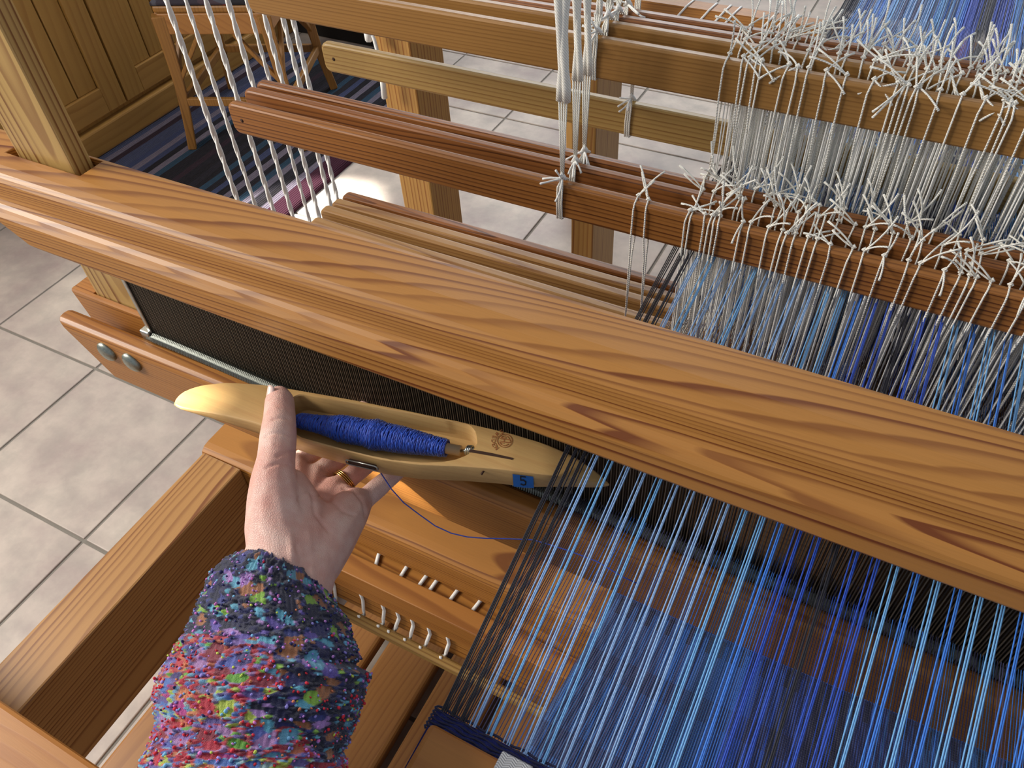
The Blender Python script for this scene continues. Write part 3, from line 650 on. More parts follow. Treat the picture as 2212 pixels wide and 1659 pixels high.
def sheet(path, x0, x1, nm, mat, parent, th=.0012, nx=60, edge=None):
    m = MB(); path = [Vector((0, a, b)) for a, b in path]; n = len(path); vs = []
    for lvl in (0, 1):
        for j, p_ in enumerate(path):
            t_ = (path[min(j + 1, n - 1)] - path[max(j - 1, 0)]).normalized(); nrm = Vector((0, -t_.z, t_.y))
            for i in range(nx + 1):
                x = x0 + (x1 - x0) * i / nx
                if edge and i == 0: x += edge(j)
                vs.append(Vector((x, p_.y, p_.z)) + nrm * (th if lvl else 0))
    q = lambda l, j, i: l * n * (nx + 1) + j * (nx + 1) + i; fs = []
    for j in range(n - 1):
        for i in range(nx): fs += [(q(1, j, i), q(1, j, i + 1), q(1, j + 1, i + 1), q(1, j + 1, i)), (q(0, j + 1, i), q(0, j + 1, i + 1), q(0, j, i + 1), q(0, j, i))]
        fs += [(q(0, j, 0), q(1, j, 0), q(1, j + 1, 0), q(0, j + 1, 0)), (q(1, j, nx), q(0, j, nx), q(0, j + 1, nx), q(1, j + 1, nx))]
    for i in range(nx): fs += [(q(0, 0, i + 1), q(1, 0, i + 1), q(1, 0, i), q(0, 0, i)), (q(0, n - 1, i), q(1, n - 1, i), q(1, n - 1, i + 1), q(0, n - 1, i + 1))]
    m.add(vs, fs, True); return m.build(nm, mat, parent)
path = [(-.02, .80), (-.01, .74), (.06, .66), (.15, .625), (.25, .585), (.33, .550), (.39, .522), (.42, .510), (.435, .5055), (.455, .5020), (.4705, .5012), (.4755, .496), (.477, .47)]
sheet(path, -.145, .545, 'lower_cloth', m_cloth, cl, edge=lambda j: .0)
rg = MB(); random.seed(3); x = -.145
while x < .545:
    h_ = random.uniform(.004, .008); rg.tube([(x, .452, .5035), (x + .0006, .458 + h_ * .4, .5055)], .0006, 4); x += .0016
o = rg.build('weft_fringe', cols['blue'], cl); o['kind'] = 'stuff'
# fell: freshly woven strip at the front
path = [(-.03, .838), (0, .846), (.06, .8545), (.12, .8585), (FY, .8590)]
sheet(path, -.158, .56, 'fell_cloth', plain('fell_navy', srgb(22, 38, 120), .6, nscale=900, namt=.35, bump=.8, bscale=1500), cl, th=.0016)
fm = MB(); random.seed(9)
for r_ in range(6):
    y = .1425 - r_ * .0026; fm.tube([(-.1585 + i * .004, y + .0006 * math.sin(i * 1.3 + r_), .8603 + .0005 * math.sin(i * 2.1 + r_)) for i in range(60)], .00085, 5)
    fm.tube([(-.1585, y, .8603), (-.1600, y - .0013, .8600), (-.1585, y - .0026, .8603)], .0009, 5)
fm.build('weft_ridges', cols['navy'], cl)
# loose weft already laid in the shed
sm_ = MB(); pp = [az(x, y, .862) for (x, y) in ((1160, 1166), (1182, 1176), (1230, 1190), (1290, 1212), (1345, 1246), (1400, 1262), (1500, 1292))]

# temple bar and white tape at the bottom edge
tp = thing('temple', (-.16, .08, .84), 'smooth orange wooden temple bar under the cloth edge, wrapped with white tape', 'temple')
a_ = az(930, 1557, .876); m = MB(); m.box((a_.x, .005, .8625), (.30, a_.y, .876)); m.build('bar', m_temple, tp, bevel=.004, seg=3)
k = NT('herringbone_tape'); P = k.obj(); s = k.n('ShaderNodeSeparateXYZ'); k.l(P, s.inputs[0])
v_ = k.math('ABSOLUTE', k.math('SUBTRACT', k.math('FRACT', k.math('MULTIPLY', s.outputs[0], 150)), .5))
hb_ = k.math('SINE', k.math('ADD', k.math('MULTIPLY', s.outputs[1], 4200), k.math('MULTIPLY', v_, 14)))
k.l(k.mix(k.math('MULTIPLY_ADD', hb_, .5, .5), srgb(176, 176, 178), srgb(238, 238, 238)), k.b.inputs['Base Color']); k.b.inputs['Roughness'].default_value = .9; k.bump(hb_, .6, .0006)
b_ = az(1085, 1622, .8775); m = MB(); m.prismx([(.0, .8770), (b_.y - .006, .8775), (b_.y, .8765), (b_.y + .0012, .8740), (b_.y + .0012, .8640), (b_.y - .0004, .8640), (b_.y - .0004, .8745), (b_.y - .006, .8762), (.0, .8762)][::-1], b_.x, b_.x + .020)
m.build('tape', k.m, tp)

# ------------------------------------------------------------------ shuttle
def ztop(px): return float(np.interp(px, [375, 800, 1000, 1100, 1180, 1240, 1290, 1330], [.9055, .908, .910, .9115, .9105, .907, .902, .897]))
def sp3(px, py, dz=0): return az(px, py, ztop(px) + dz)
back = [(376, 872), (379, 862), (390, 850), (410, 839), (440, 830), (490, 824.5), (560, 829), (640, 841), (760, 862), (880, 886), (1000, 911), (1100, 934), (1180, 958), (1240, 984), (1290, 1014), (1322, 1038)]
front = [(376, 876), (390, 881), (410, 885), (440, 890), (480, 897), (540, 911), (600, 930), (660, 951), (740, 973), (820, 993), (900, 1004), (1000, 1008), (1080, 1014), (1150, 1023), (1230, 1029), (1312, 1046)]
def resample(pl, n):
    P_ = [Vector(p) for p in pl]; L_ = [0]
    for i in range(1, len(P_)): L_.append(L_[-1] + (P_[i] - P_[i - 1]).length)
    out = []
    for j in range(n):
        t = L_[-1] * j / (n - 1); i = 0
        while i < len(L_) - 2 and L_[i + 1] < t: i += 1
        out.append(P_[i].lerp(P_[i + 1], (t - L_[i]) / max(1e-9, L_[i + 1] - L_[i])))
    return out
def yat(pl, x):
    for a, b in zip(pl[:-1], pl[1:]):
        if a[0] <= x <= b[0]: return a[1] + (b[1] - a[1]) * ((x - a[0]) / max(1e-6, b[0] - a[0]))
    return pl[0][1] if x < pl[0][0] else pl[-1][1]
cav_b = [(622, 890), (623, 880), (626, 868), (632, 859), (642, 854), (655, 853), (700, 861), (780, 874), (850, 887), (930, 901), (990, 912), (1008, 917), (1020, 924), (1027, 934), (1030, 945), (1031, 955)]
cav_f = [(622, 892), (623, 908), (627, 922), (636, 934), (650, 943), (700, 958), (750, 971), (802, 983), (850, 992), (915, 998), (960, 996), (990, 990), (1010, 981), (1022, 971), (1029, 960), (1031, 955.5)]
stn = sorted(set([376 + .6 * (i / 12) ** 1.6 * 60 for i in range(13)] + list(range(420, 620, 14)) + [621.9, 622.1, 623, 624.5, 627, 631, 637, 645, 655] + list(range(670, 1000, 15)) + [1003, 1011, 1018, 1023, 1027, 1029.5, 1030.9, 1031.1] + list(range(1045, 1300, 14)) + [1300, 1306, 1311, 1314, 1316]))
def smooth_edge(pl):
    o = {x: (yat(pl, x - 9) + yat(pl, x) + yat(pl, x + 9)) / 3 if 400 < x < 1290 else yat(pl, x) for x in stn}; return o
SB, SF = smooth_edge([(376, 872)] + back[1:] + [(1316, 1042)] if False else [(376, 873), (379, 862), (386, 853), (398, 844), (415, 836.5), (440, 830), (490, 825), (560, 829), (640, 841), (760, 862), (880, 886), (1000, 911), (1100, 934), (1180, 958), (1240, 984), (1290, 1018), (1308, 1036), (1316, 1045)]), smooth_edge([(376, 874), (390, 881), (410, 885), (440, 890), (480, 897), (540, 911), (600, 930), (660, 951), (740, 973), (820, 993), (900, 1004), (1000, 1008), (1080, 1014), (1150, 1023), (1230, 1031), (1290, 1042), (1316, 1047)])
sh = thing('weaving_shuttle', tuple(sp3(800, 930)), 'pale beech boat shuttle held in the hand, its tip entering the blue warp', 'shuttle')
def hgt(x):
    t = (x - 376) / 940
    return max(.0012, .0245 * (min(1, t / .26) ** .62 if t < .5 else min(1, (1 - t) / .20) ** .55))
m = MB(); vs = []
for x in stn:
    H = hgt(x); b3 = az(x, SB[x], ztop(x)); f3 = az(x, SF[x], ztop(x)); w_ = f3 - b3; L = max(w_.length, 1e-5); wd = w_ / L; rr = min(.0016, L * .2); dn = Vector((0, 0, -1)); ins = min(.006, L * .18)
    incav = 622 < x < 1031
    if incav:
        cb_ = az(x, yat(cav_b, x), ztop(x)); cf_ = az(x, yat(cav_f, x), ztop(x)); dp = .0190
    else:
        mx = 622 if x < 800 else 1031; fr_ = ((891 if x < 800 else 955) - SB[x]) / max(1, SF[x] - SB[x]); fr_ = min(.8, max(.2, fr_)); cb_ = b3 + w_ * (fr_ - .02); cf_ = b3 + w_ * (fr_ + .02); dp = 0
    ring = [b3 + wd * rr, b3 + dn * rr * .3 + wd * rr * .3, b3 + dn * rr, b3 + dn * H * .55 + wd * ins * .15, b3 + dn * H * .9 + wd * ins * .6, b3 + dn * H + wd * ins * 1.3,
            f3 + dn * H - wd * ins * 1.3, f3 + dn * H * .9 - wd * ins * .5, f3 + dn * H * .55 - wd * ins * .05, f3 + dn * rr, f3 + dn * rr * .3 - wd * rr * .3, f3 - wd * rr,
            cf_ + wd * (.0008 if incav else 0), cf_ + dn * (.0008 if incav else 0), cf_ + dn * dp, (cf_ + cb_) / 2 + dn * dp * 1.02, cb_ + dn * dp, cb_ + dn * (.0008 if incav else 0), cb_ - wd * (.0008 if incav else 0)]
    vs += ring; NR = len(ring)
NSX = len(stn)
fs = [(i * NR + (j + 1) % NR, i * NR + j, (i + 1) * NR + j, (i + 1) * NR + (j + 1) % NR) for i in range(NSX - 1) for j in range(NR)] + [tuple(range(NR)), tuple(range((NSX - 1) * NR, NSX * NR))[::-1]]
m.add(vs, fs, True); body = m.build('body', m_maple, sh)
bm = bmesh.new(); bm.from_mesh(body.data); bmesh.ops.recalc_face_normals(bm, faces=bm.faces)
for e in bm.edges:
    if len(e.link_faces) == 2 and e.calc_face_angle(0) > .75: e.smooth = False
bm.to_mesh(body.data); bm.free()
# narrow slot for the spring arm, steel tip
m = MB(); m.add([sp3(x, y, .0004) for x, y in ((1014, 970), (1060, 978), (1109, 989), (1106, 993), (1058, 984), (1012, 976))], [(0, 1, 2, 3, 4, 5)]); m.add([sp3(x, y, -.0002) for x, y in ((1014, 970), (1060, 978), (1109, 989), (1106, 993), (1058, 984), (1012, 976))], [(5, 4, 3, 2, 1, 0)])
m.build('spring_slot', m_dhole, sh)
# eyelet
e0 = sp3(757, 994, -.008); e1 = sp3(813, 1007, -.008)
def oblong(a, b, h, r, m, n=6):
    d = (b - a).normalized(); up = Vector((0, 0, 1)); pts = []
    for i in range(n + 1): t = math.pi / 2 + math.pi * i / n; pts.append(a + d * h * math.cos(t) + up * h * math.sin(t))
    for i in range(n + 1): t = -math.pi / 2 + math.pi * i / n; pts.append(b + d * h * math.cos(t) + up * h * math.sin(t))
    pts.append(pts[0]); m.tube(pts, r, 6)
off = Vector((0, -.0022, 0)); m = MB(); oblong(e0 + off, e1 + off, .0026, .0007, m); m.build('eyelet', m_steel, sh)
m = MB(); m.tube([e0 + off * .6, e1 + off * .6], .0022, 8); m.build('eyelet_slot', m_dhole, sh)
# pin hole, tape with number
p_ = sp3(1045, 1017, -.004); m = MB(); m.tube([p_ + Vector((0, -.0035, 0)), p_ + Vector((0, .002, 0))], .0009, 8); m.build('pin_hole', m_dhole, sh)
m_tape = plain('blue_tape', srgb(22, 98, 176), .7)
# mark printed on the top
m_mark = plain('brown_print', srgb(150, 86, 40), .7)
def on_top(px, py): return sp3(px, py, .0003)
m = MB(); cc_ = (1090.4, 951.8)
def stroke(m, pts, w_):
    for a, b in zip(pts[:-1], pts[1:]):
        A_ = Vector(a); B_ = Vector(b); d = (B_ - A_).normalized(); nn = Vector((-d.y, d.x)) * w_ / 2; A_ = A_ - d * w_ * .3; B_ = B_ + d * w_ * .3
        m.add([on_top(v.x, v.y) for v in (A_ + nn, A_ - nn, B_ - nn, B_ + nn)], [(0, 1, 2, 3)])
stroke(m, [(cc_[0] + 16 * math.cos(i * math.pi / 16), cc_[1] + 14.2 * math.sin(i * math.pi / 16)) for i in range(33)], 1.5)
zz_ = lambda L__: [(1050 + a / 16.59, 900 + b / 16.59) for a, b in L__]
for st_ in ([(540, 730), (600, 695), (700, 683), (780, 720), (830, 790)], [(535, 748), (700, 765), (715, 740)], [(500, 785), (640, 800), (840, 825), (875, 870), (850, 925), (700, 915), (480, 870)], [(645, 800), (640, 890)],
            [(640, 945), (510, 930), (490, 915)], [(490, 925), (530, 990), (620, 1030), (720, 1025), (800, 975)]): stroke(m, zz_(st_), 1.5)
def letter(m, ch_, cx, cy, size, ang, thick=.18):
    S = {'S': [[(.9, .85), (.5, 1), (.1, .85), (.1, .6), (.5, .5), (.9, .4), (.9, .15), (.5, 0), (.1, .15)]], 'W': [[(0, 1), (.25, 0), (.5, .7), (.75, 0), (1, 1)]], 'E': [[(.9, 1), (.1, 1), (.1, 0), (.9, 0)], [(.1, .5), (.75, .5)]],
         'D': [[(.1, 0), (.1, 1), (.6, 1), (.9, .7), (.9, .3), (.6, 0), (.1, 0)]], 'N': [[(.1, 0), (.1, 1), (.9, 0), (.9, 1)]], 'G': [[(.9, .85), (.5, 1), (.1, .8), (.1, .2), (.5, 0), (.9, .15), (.9, .5), (.55, .5)]],
         'A': [[(0, 0), (.5, 1), (1, 0)], [(.2, .4), (.8, .4)]], 'V': [[(0, 1), (.5, 0), (1, 1)]], '5': [[(.85, 1), (.15, 1), (.12, .55), (.55, .6), (.88, .4), (.8, .1), (.45, 0), (.1, .1)]]}[ch_]
    ca, sa = math.cos(ang), math.sin(ang)
    for st in S:
        for (a, b) in zip(st[:-1], st[1:]):
            A_ = Vector(((a[0] - .5) * size * .8, -(a[1] - .5) * size)); B_ = Vector(((b[0] - .5) * size * .8, -(b[1] - .5) * size)); d = (B_ - A_).normalized(); nn = Vector((-d.y, d.x)) * size * thick / 2
            A_ -= d * size * .05; B_ += d * size * .05
            q = [A_ + nn, A_ - nn, B_ - nn, B_ + nn]; yield [(cx + v.x * ca - v.y * sa, cy + v.x * sa + v.y * ca) for v in q]
for ch_, th, R__ in zip('SWEDEN', (250, 221, 197, 178, 158, 140), (20.5, 21.5, 23.6, 24.4, 24.4, 23.5)):
    t_ = math.radians(th)
    for q in letter(m, ch_, cc_[0] + R__ * math.cos(t_), cc_[1] + R__ * math.sin(t_), 8.2, t_ - math.pi / 2, .15): m.add([on_top(*v) for v in q], [(0, 1, 2, 3)])
mk = m.build('printed_mark', m_mark, sh); mk['label'] = 'brown round monogram and lettering SWEDEN'
# tape patch follows the front side: built between the top edge and the underside
def side(px, f):      # point on the front side, f 0 top .. 1 bottom
    x = min(stn, key=lambda q_: abs(q_ - px)); xa = max(q_ for q_ in stn if q_ <= px); xb = min(q_ for q_ in stn if q_ >= px + .001); yy = SF[xa] + (SF[xb] - SF[xa]) * (px - xa) / (xb - xa)
    return az(px, yy, ztop(px)) + Vector((0, -.0009, -.0012 - hgt(px) * .72 * f))
m = MB(); xs = [1108, 1120, 1132, 1144, 1153]; vs = []
for x in xs: vs += [side(x, .08), side(x, .95)]
m.add(vs, [(2 * i, 2 * i + 1, 2 * i + 3, 2 * i + 2) for i in range(len(xs) - 1)]); o = m.build('number_tape', m_tape, sh); o['label'] = 'blue tape marked 5'
m = MB()
for q in letter(m, '5', 0, 0, 1, 0, .16):
    vs = []
    for (u_, v_) in q: vs.append(side(1131 + u_ * 18, .45 + v_ * .6) + Vector((0, -.0003, 0)))
    m.add(vs, [(0, 1, 2, 3)])
m.build('number', plain('black_ink', srgb(14, 18, 30), .8), sh)

# bobbin in the shuttle
q0 = sp3(634, 906, -.009); q1 = sp3(995, 974, -.009); ax_ = (q1 - q0)
bo = thing('yarn_quill', tuple(q0), 'paper quill wound with royal blue yarn inside the shuttle', 'bobbin')
m = MB(); m.tube([q0 - ax_.normalized() * .004, q1], .0042, 12); m.build('quill', plain('kraft_paper', srgb(176, 156, 128), .8), bo)
m = MB(); m.tube([q1, sp3(1014, 973, -.007)], .0012, 8); m.build('pin', m_steel, bo)
m = MB()
for j in range(3): c_ = sp3(1010 + j * 4, 972, -.004); m.tube([c_ + Vector((0, .0035 * math.cos(a), .0035 * math.sin(a))) for a in [i * math.pi / 6 for i in range(13)]], .0008, 5)
m.build('spring', m_steel, bo)
def rad(t):
    return float(np.interp(t, [0, .05, .15, .22, .30, .40, .47, .54, .60, .70, .80, .90, 1], [.0046, .0060, .0066, .0078, .0102, .0104, .0100, .0122, .0104, .0102, .0088, .0074, .0062]))
yl = ax_ * .90; dirx = ax_.normalized(); s1 = dirx.cross(Vector((0, 0, 1))).normalized(); s2 = dirx.cross(s1)
m = MB(); m.tube([q0 + dirx * .003 + yl * (i / 40) for i in range(41)], [rad(i / 40) - .0006 for i in range(41)], 14); m.build('yarn_core', plain('royal_yarn_core', srgb(20, 34, 120), .8), bo)
random.seed(21); ym = MB(); ym2 = MB()
for layer in range(5):
    t = random.uniform(0, .01); ph = random.uniform(0, 6); pts = []; drift = 0
    tt = 0; a = ph
    while tt < 1:
        a += .55; drift = .9 * drift + random.uniform(-.003, .003)
        tt += .55 / (2 * math.pi) * .019 * (1 + .5 * math.sin(tt * 40 + layer))
        u_ = min(.999, max(.001, tt + .018 * math.sin(a + layer * 1.3) + drift))
        R_ = rad(u_) + .0001 * layer + random.uniform(0, .0004)
        pts.append(q0 + dirx * .003 + yl * u_ + s1 * R_ * math.cos(a) + s2 * R_ * math.sin(a))
    (ym if layer % 2 else ym2).tube(pts, .00052, 4, cap=False)
m_y1 = plain('royal_yarn', srgb(28, 62, 176), .55, nscale=600, namt=.3, sheen=.3); m_y2 = plain('royal_yarn_bright', srgb(36, 92, 214), .5, nscale=600, namt=.3, sheen=.3)
ym.build('wound_yarn', m_y1, bo); ym2.build('wound_yarn', m_y2, bo)
# weft thread from the eyelet to the warp
wpix = [(814, 1006, .880), (826, 1027, .876), (846, 1057, .872), (872, 1086, .868), (905, 1111, .866), (940, 1136, .865), (975, 1152, .864), (1010, 1160, .864), (1050, 1163, .864), (1100, 1164, .864), (1150, 1166, .864), (1182, 1175, .863), (1230, 1190, .862), (1290, 1213, .861), (1345, 1246, .861), (1380, 1262, .861)]
m = MB(); m.tube([az(*p_) for p_ in wpix], .00050, 5); o = m.build('weft_thread', m_y1, origin=tuple(az(*wpix[0])))
tag(o, 'thin royal blue thread hanging from the shuttle eyelet into the warp', 'thread')

# ------------------------------------------------------------------ hand and sleeve
pers = thing('person', tuple(az(600, 1300, .88)), 'person reaching in with the left hand, wearing a multicoloured bobbly knit sleeve', 'person')
def icos(c, r, sub=2):
    bm = bmesh.new(); bmesh.ops.create_icosphere(bm, subdivisions=sub, radius=r); vs = [v.co + Vector(c) for v in bm.verts]; bm.free(); return vs
HB = bmesh.new()
def cone(a, ra, b, rb_):
    bm = bmesh.new()
    for v in icos(a, ra) + icos(b, rb_): bm.verts.new(v)
    r_ = bmesh.ops.convex_hull(bm, input=bm.verts); me = bpy.data.meshes.new('t')
    bmesh.ops.delete(bm, geom=[v for v in bm.verts if not v.link_faces], context='VERTS')
    bm.to_mesh(me); bm.free(); HB.from_mesh(me); bpy.data.meshes.remove(me)
def chain(pts):
    P_ = [(az(x, y, z + .004), r_ * .992) for (x, y, z, r_) in pts]
    for (a, ra), (b, rb_) in zip(P_[:-1], P_[1:]): cone(a, ra, b, rb_)
# thumb
chain([(618, 1215, .893, .024), (600, 1150, .899, .0235), (592, 1085, .909, .0195), (590, 1040, .915, .0165), (597, 990, .918, .0142), (601, 945, .919, .0142), (604, 905, .918, .0128), (604, 868, .9165, .0118)])
chain([(604, 880, .9165, .0122), (603, 858, .916, .0098)])
# wrist and forearm
chain([(575, 1440, .880, .024), (580, 1340, .884, .0225), (583, 1280, .888, .0225), (585, 1225, .891, .0225)])
chain([(630, 1440, .880, .024), (640, 1340, .882, .0215), (652, 1285, .885, .0205), (668, 1225, .886, .0205)])
# thenar and hypothenar
chain([(640, 1190, .890, .024), (640, 1120, .889, .024), (622, 1060, .892, .018)])
chain([(680, 1215, .884, .020), (712, 1160, .879, .0205), (752, 1105, .870, .017), (768, 1088, .862, .0135)])
chain([(650, 1190, .880, .021), (690, 1110, .866, .016), (722, 1060, .855, .0125)])
chain([(640, 1170, .880, .020), (665, 1080, .862, .015), (683, 1030, .852, .0120)])
chain([(630, 1150, .880, .018), (636, 1060, .865, .015), (640, 1005, .853, .0120)])
chain([(700, 1150, .872, .017), (740, 1080, .857, .0135)])
# fingers, under the shuttle
def finger(x, y, z, r_, L1_, L2_, L3_, dx=50, dy=-42, curl=0):
    n_ = math.hypot(dx, dy); ux, uy = dx / n_, dy / n_
    a = (x, y, z, r_ * 1.12); b = (x + ux * L1_, y + uy * L1_, z - .001, r_)
    c_ = (b[0] + ux * L2_, b[1] + uy * L2_ - curl, z + .003, r_ * .92); d = (c_[0] + ux * L3_, c_[1] + uy * L3_ - curl * 2, z + .006, r_ * .78)
    chain([a, (x + ux * L1_ * .5, y + uy * L1_ * .5, z, r_ * .97), b, (b[0] + ux * L2_ * .5, b[1] + uy * L2_ * .5 - curl * .5, z + .001, r_ * .92), c_, d])
finger(640, 1005, .8525, .0092, 95, 62, 42)
finger(683, 1030, .8515, .0094, 100, 66, 44)
finger(722, 1060, .8520, .0090, 88, 60, 42)
finger(768, 1096, .8580, .0088, 62, 44, 34, 50, -44)
me = bpy.data.meshes.new('hand'); HB.to_mesh(me); HB.free(); ho = bpy.data.objects.new('hand', me); COL.objects.link(ho)
rm = ho.modifiers.new('r', 'REMESH'); rm.mode = 'VOXEL'; rm.voxel_size = .0015
sm = ho.modifiers.new('s', 'SMOOTH'); sm.iterations = 9; sm.factor = .6
apply_mods(ho)
# palm creases and knuckle folds pressed into the surface
cre = [[(600, 985), (625, 975), (645, 975)], [(572, 942), (590, 935), (612, 936), (630, 940)], [(645, 1080), (668, 1055), (676, 1075), (680, 1110), (712, 1150)], [(690, 1070), (720, 1085), (742, 1105), (765, 1112)], [(640, 1180), (650, 1210), (648, 1240)], [(575, 1010), (600, 1000), (625, 1003)],
       [(742, 1055), (765, 1060), (785, 1085), (790, 1115)], [(590, 905), (605, 902), (625, 905)]]
segs = []
for c_ in cre:
    for a, b in zip(c_[:-1], c_[1:]): segs.append((np.array(a, float), np.array(b, float)))
me = ho.data; n_ = len(me.vertices); co = np.zeros(n_ * 3); me.vertices.foreach_get('co', co); co = co.reshape(-1, 3); no = np.zeros(n_ * 3); me.vertices.foreach_get('normal', no); no = no.reshape(-1, 3)
cc = (RC @ (co - CAM).T).T; pix = np.stack([1106 + F * cc[:, 0] / cc[:, 2], 829.5 + F * cc[:, 1] / cc[:, 2]], 1)
facing = ((no * (CAM - co)).sum(1) > 0)
disp = np.zeros(n_)
for a, b in segs:
    ab = b - a; t = np.clip(((pix - a) @ ab) / (ab @ ab), 0, 1); d = np.linalg.norm(pix - a - t[:, None] * ab, axis=1); disp = np.maximum(disp, .0011 * np.exp(-(d / 3.6) ** 2))
# tendon ridges on the inner wrist
for x0, x1_, am in ((628, 645, .0012), (668, 690, .0008)):
    xc = x0 + (x1_ - x0) * (pix[:, 1] - 1150) / -100 * -1 * .3; disp -= am * np.exp(-((pix[:, 0] - xc) / 7) ** 2) * (pix[:, 1] > 1130) * np.clip((pix[:, 1] - 1130) / 50, 0, 1)
co -= no * (disp * facing)[:, None]
me.vertices.foreach_set('co', co.ravel()); me.update()
for p_ in me.polygons: p_.use_smooth = True
k = NT('skin'); P = k.obj()
n1 = k.noise(P, 28, 3); n2 = k.noise(P, 130, 3)
c = k.mix(k.ramp(n1, [(.36, (0, 0, 0, 1)), (.66, (1, 1, 1, 1))]), srgb(222, 168, 152), srgb(232, 198, 184))
c = k.mix(k.math('MULTIPLY', k.ramp(n2, [(.4, (0, 0, 0, 1)), (.75, (1, 1, 1, 1))]), .35), c, srgb(206, 140, 128))
k.l(c, k.b.inputs['Base Color']); k.b.inputs['Roughness'].default_value = .5; k.b.inputs['Subsurface Weight'].default_value = .12; k.b.inputs['Subsurface Radius'].default_value = (.006, .0025, .0015); k.b.inputs['Subsurface Scale'].default_value = 1
vo = k.n('ShaderNodeTexVoronoi'); vo.inputs['Scale'].default_value = 1; vo.feature = 'DISTANCE_TO_EDGE'; k.l(k.mapping(P, scale=(520, 900, 520), rot=(0, 0, .5)), vo.inputs['Vector'])
k.bump(k.math('ADD', k.math('MINIMUM', vo.outputs['Distance'], .25), k.math('MULTIPLY', k.noise(P, 900, 2), .35)), .45, .0012)
me.materials.clear(); me.materials.append(k.m)
ho.parent = pers; ho.location = -wbase(pers)
# thumbnail
m = MB(); vs = []; nc = az(592, 850, .926); N = 7
nrm = (Vector(CAM) - az(597, 855, .92)).normalized(); tx = Vector(RC[0]); ty = -Vector(RC[1]); nrm2 = (nrm * .62 - tx * .70 + ty * .12).normalized()
u_ = nrm2.cross(ty).normalized(); v_ = u_.cross(nrm2); u_ = -u_ if u_.dot(tx) < 0 else u_
ctr = az(604, 860, .9205) + nrm2 * .0103 + ty * .0022
for i in range(N):
    for j in range(N):
        a = (i / (N - 1) - .5) * 2; b = (j / (N - 1) - .5) * 2; rr = 1 - .25 * abs(a) ** 3 * (b > 0)
        vs.append(ctr + u_ * a * .0050 * (1 - .15 * b * b) + v_ * b * .0066 * rr - nrm2 * .0022 * a * a)
m.add(vs, [(i * N + j, (i + 1) * N + j, (i + 1) * N + j + 1, i * N + j + 1) for i in range(N - 1) for j in range(N - 1)], True)
o = m.build('thumbnail', plain('nail', srgb(240, 208, 196), .3), pers); so_ = o.modifiers.new('s', 'SOLIDIFY'); so_.thickness = .0006; so_.offset = 0
# ring
rc = az(744, 1041, .8565); fd = (az(794, 999, .8565) - rc).normalized(); m = MB()
for k_ in (-1, 0, 1):
    c_ = rc + fd * .0016 * k_; a_ = fd.cross(Vector((0, 0, 1))).normalized(); b_ = fd.cross(a_)
    m.tube([c_ + a_ * .0107 * math.cos(t) + b_ * .0107 * math.sin(t) for t in [i * math.pi / 14 for i in range(29)]], .0008, 6)
m.build('ring', plain('gold', srgb(212, 168, 96), .25, 1), pers)

# sleeve
L_ = [(508, 1222), (470, 1250), (446, 1300), (425, 1350), (392, 1410), (362, 1462), (350, 1505), (356, 1560), (342, 1610), (318, 1659), (300, 1740), (290, 1840)]
R_ = [(702, 1272), (735, 1325), (755, 1375), (772, 1420), (780, 1460), (778, 1500), (766, 1545), (748, 1590), (728, 1659), (730, 1750), (740, 1850)]
NL = 230; NA = 300; LL = resample(L_, NL); RR = resample(R_, NL)
for _ in range(6):
    for Q in (LL, RR):
        c2 = [p.copy() for p in Q]
        for i in range(1, NL - 1): Q[i] = c2[i] * .5 + (c2[i - 1] + c2[i + 1]) * .25
NLo = NL
for q_ in range(90):      # the sleeve goes on towards the elbow, below the frame
    for Q, d_ in ((LL, Vector((-.35, 1))), (RR, Vector((.45, 1)))): Q.append(Q[-1] + d_ * 4.2)
NL = len(LL)
vs = []; uvp = []; vax = (az(600, 1200, .893) - az(570, 1400, .90)).normalized()
for i in range(NL):
    t = i / (NLo - 1); z = .893 + .03 * t; a = az(LL[i].x, LL[i].y, z); b = az(RR[i].x, RR[i].y, z); c_ = (a + b) / 2; h_ = (b - a) / 2; W_ = h_.length
    up = (Vector(CAM) - c_).normalized(); up = (up - h_.normalized() * up.dot(h_.normalized())).normalized()
    fold = 0
    for (tc, wd, am) in ((.30, .018, -.0050), (.335, .03, .0035), (.62, .02, -.0030), (.66, .03, .003), (.86, .02, -.003), (.12, .03, .0012)): fold += am * math.exp(-((t - tc) / wd) ** 2)
    for j in range(NA):
        th = 2 * math.pi * j / NA; dpt = .78 + .12 * math.exp(-t / .12)
        rm_ = 1 + (fold * (.6 + .6 * math.sin(th * 1.0 + 1.2 + t * 3))) / W_ * 1.0
        if i < 6: rm_ *= (.90 + .10 * math.sin(math.pi / 2 * i / 6))
        p_ = c_ + h_ * math.cos(th) * rm_ + up * W_ * dpt * math.sin(th) * rm_
        if t < .35: p_ = p_ + (vax if i else vax) * (.017 * math.sin(th) * math.exp(-t / .09))
        vs.append(p_); uvp.append((t, th, W_))
vs = [Vector(v) for v in vs]
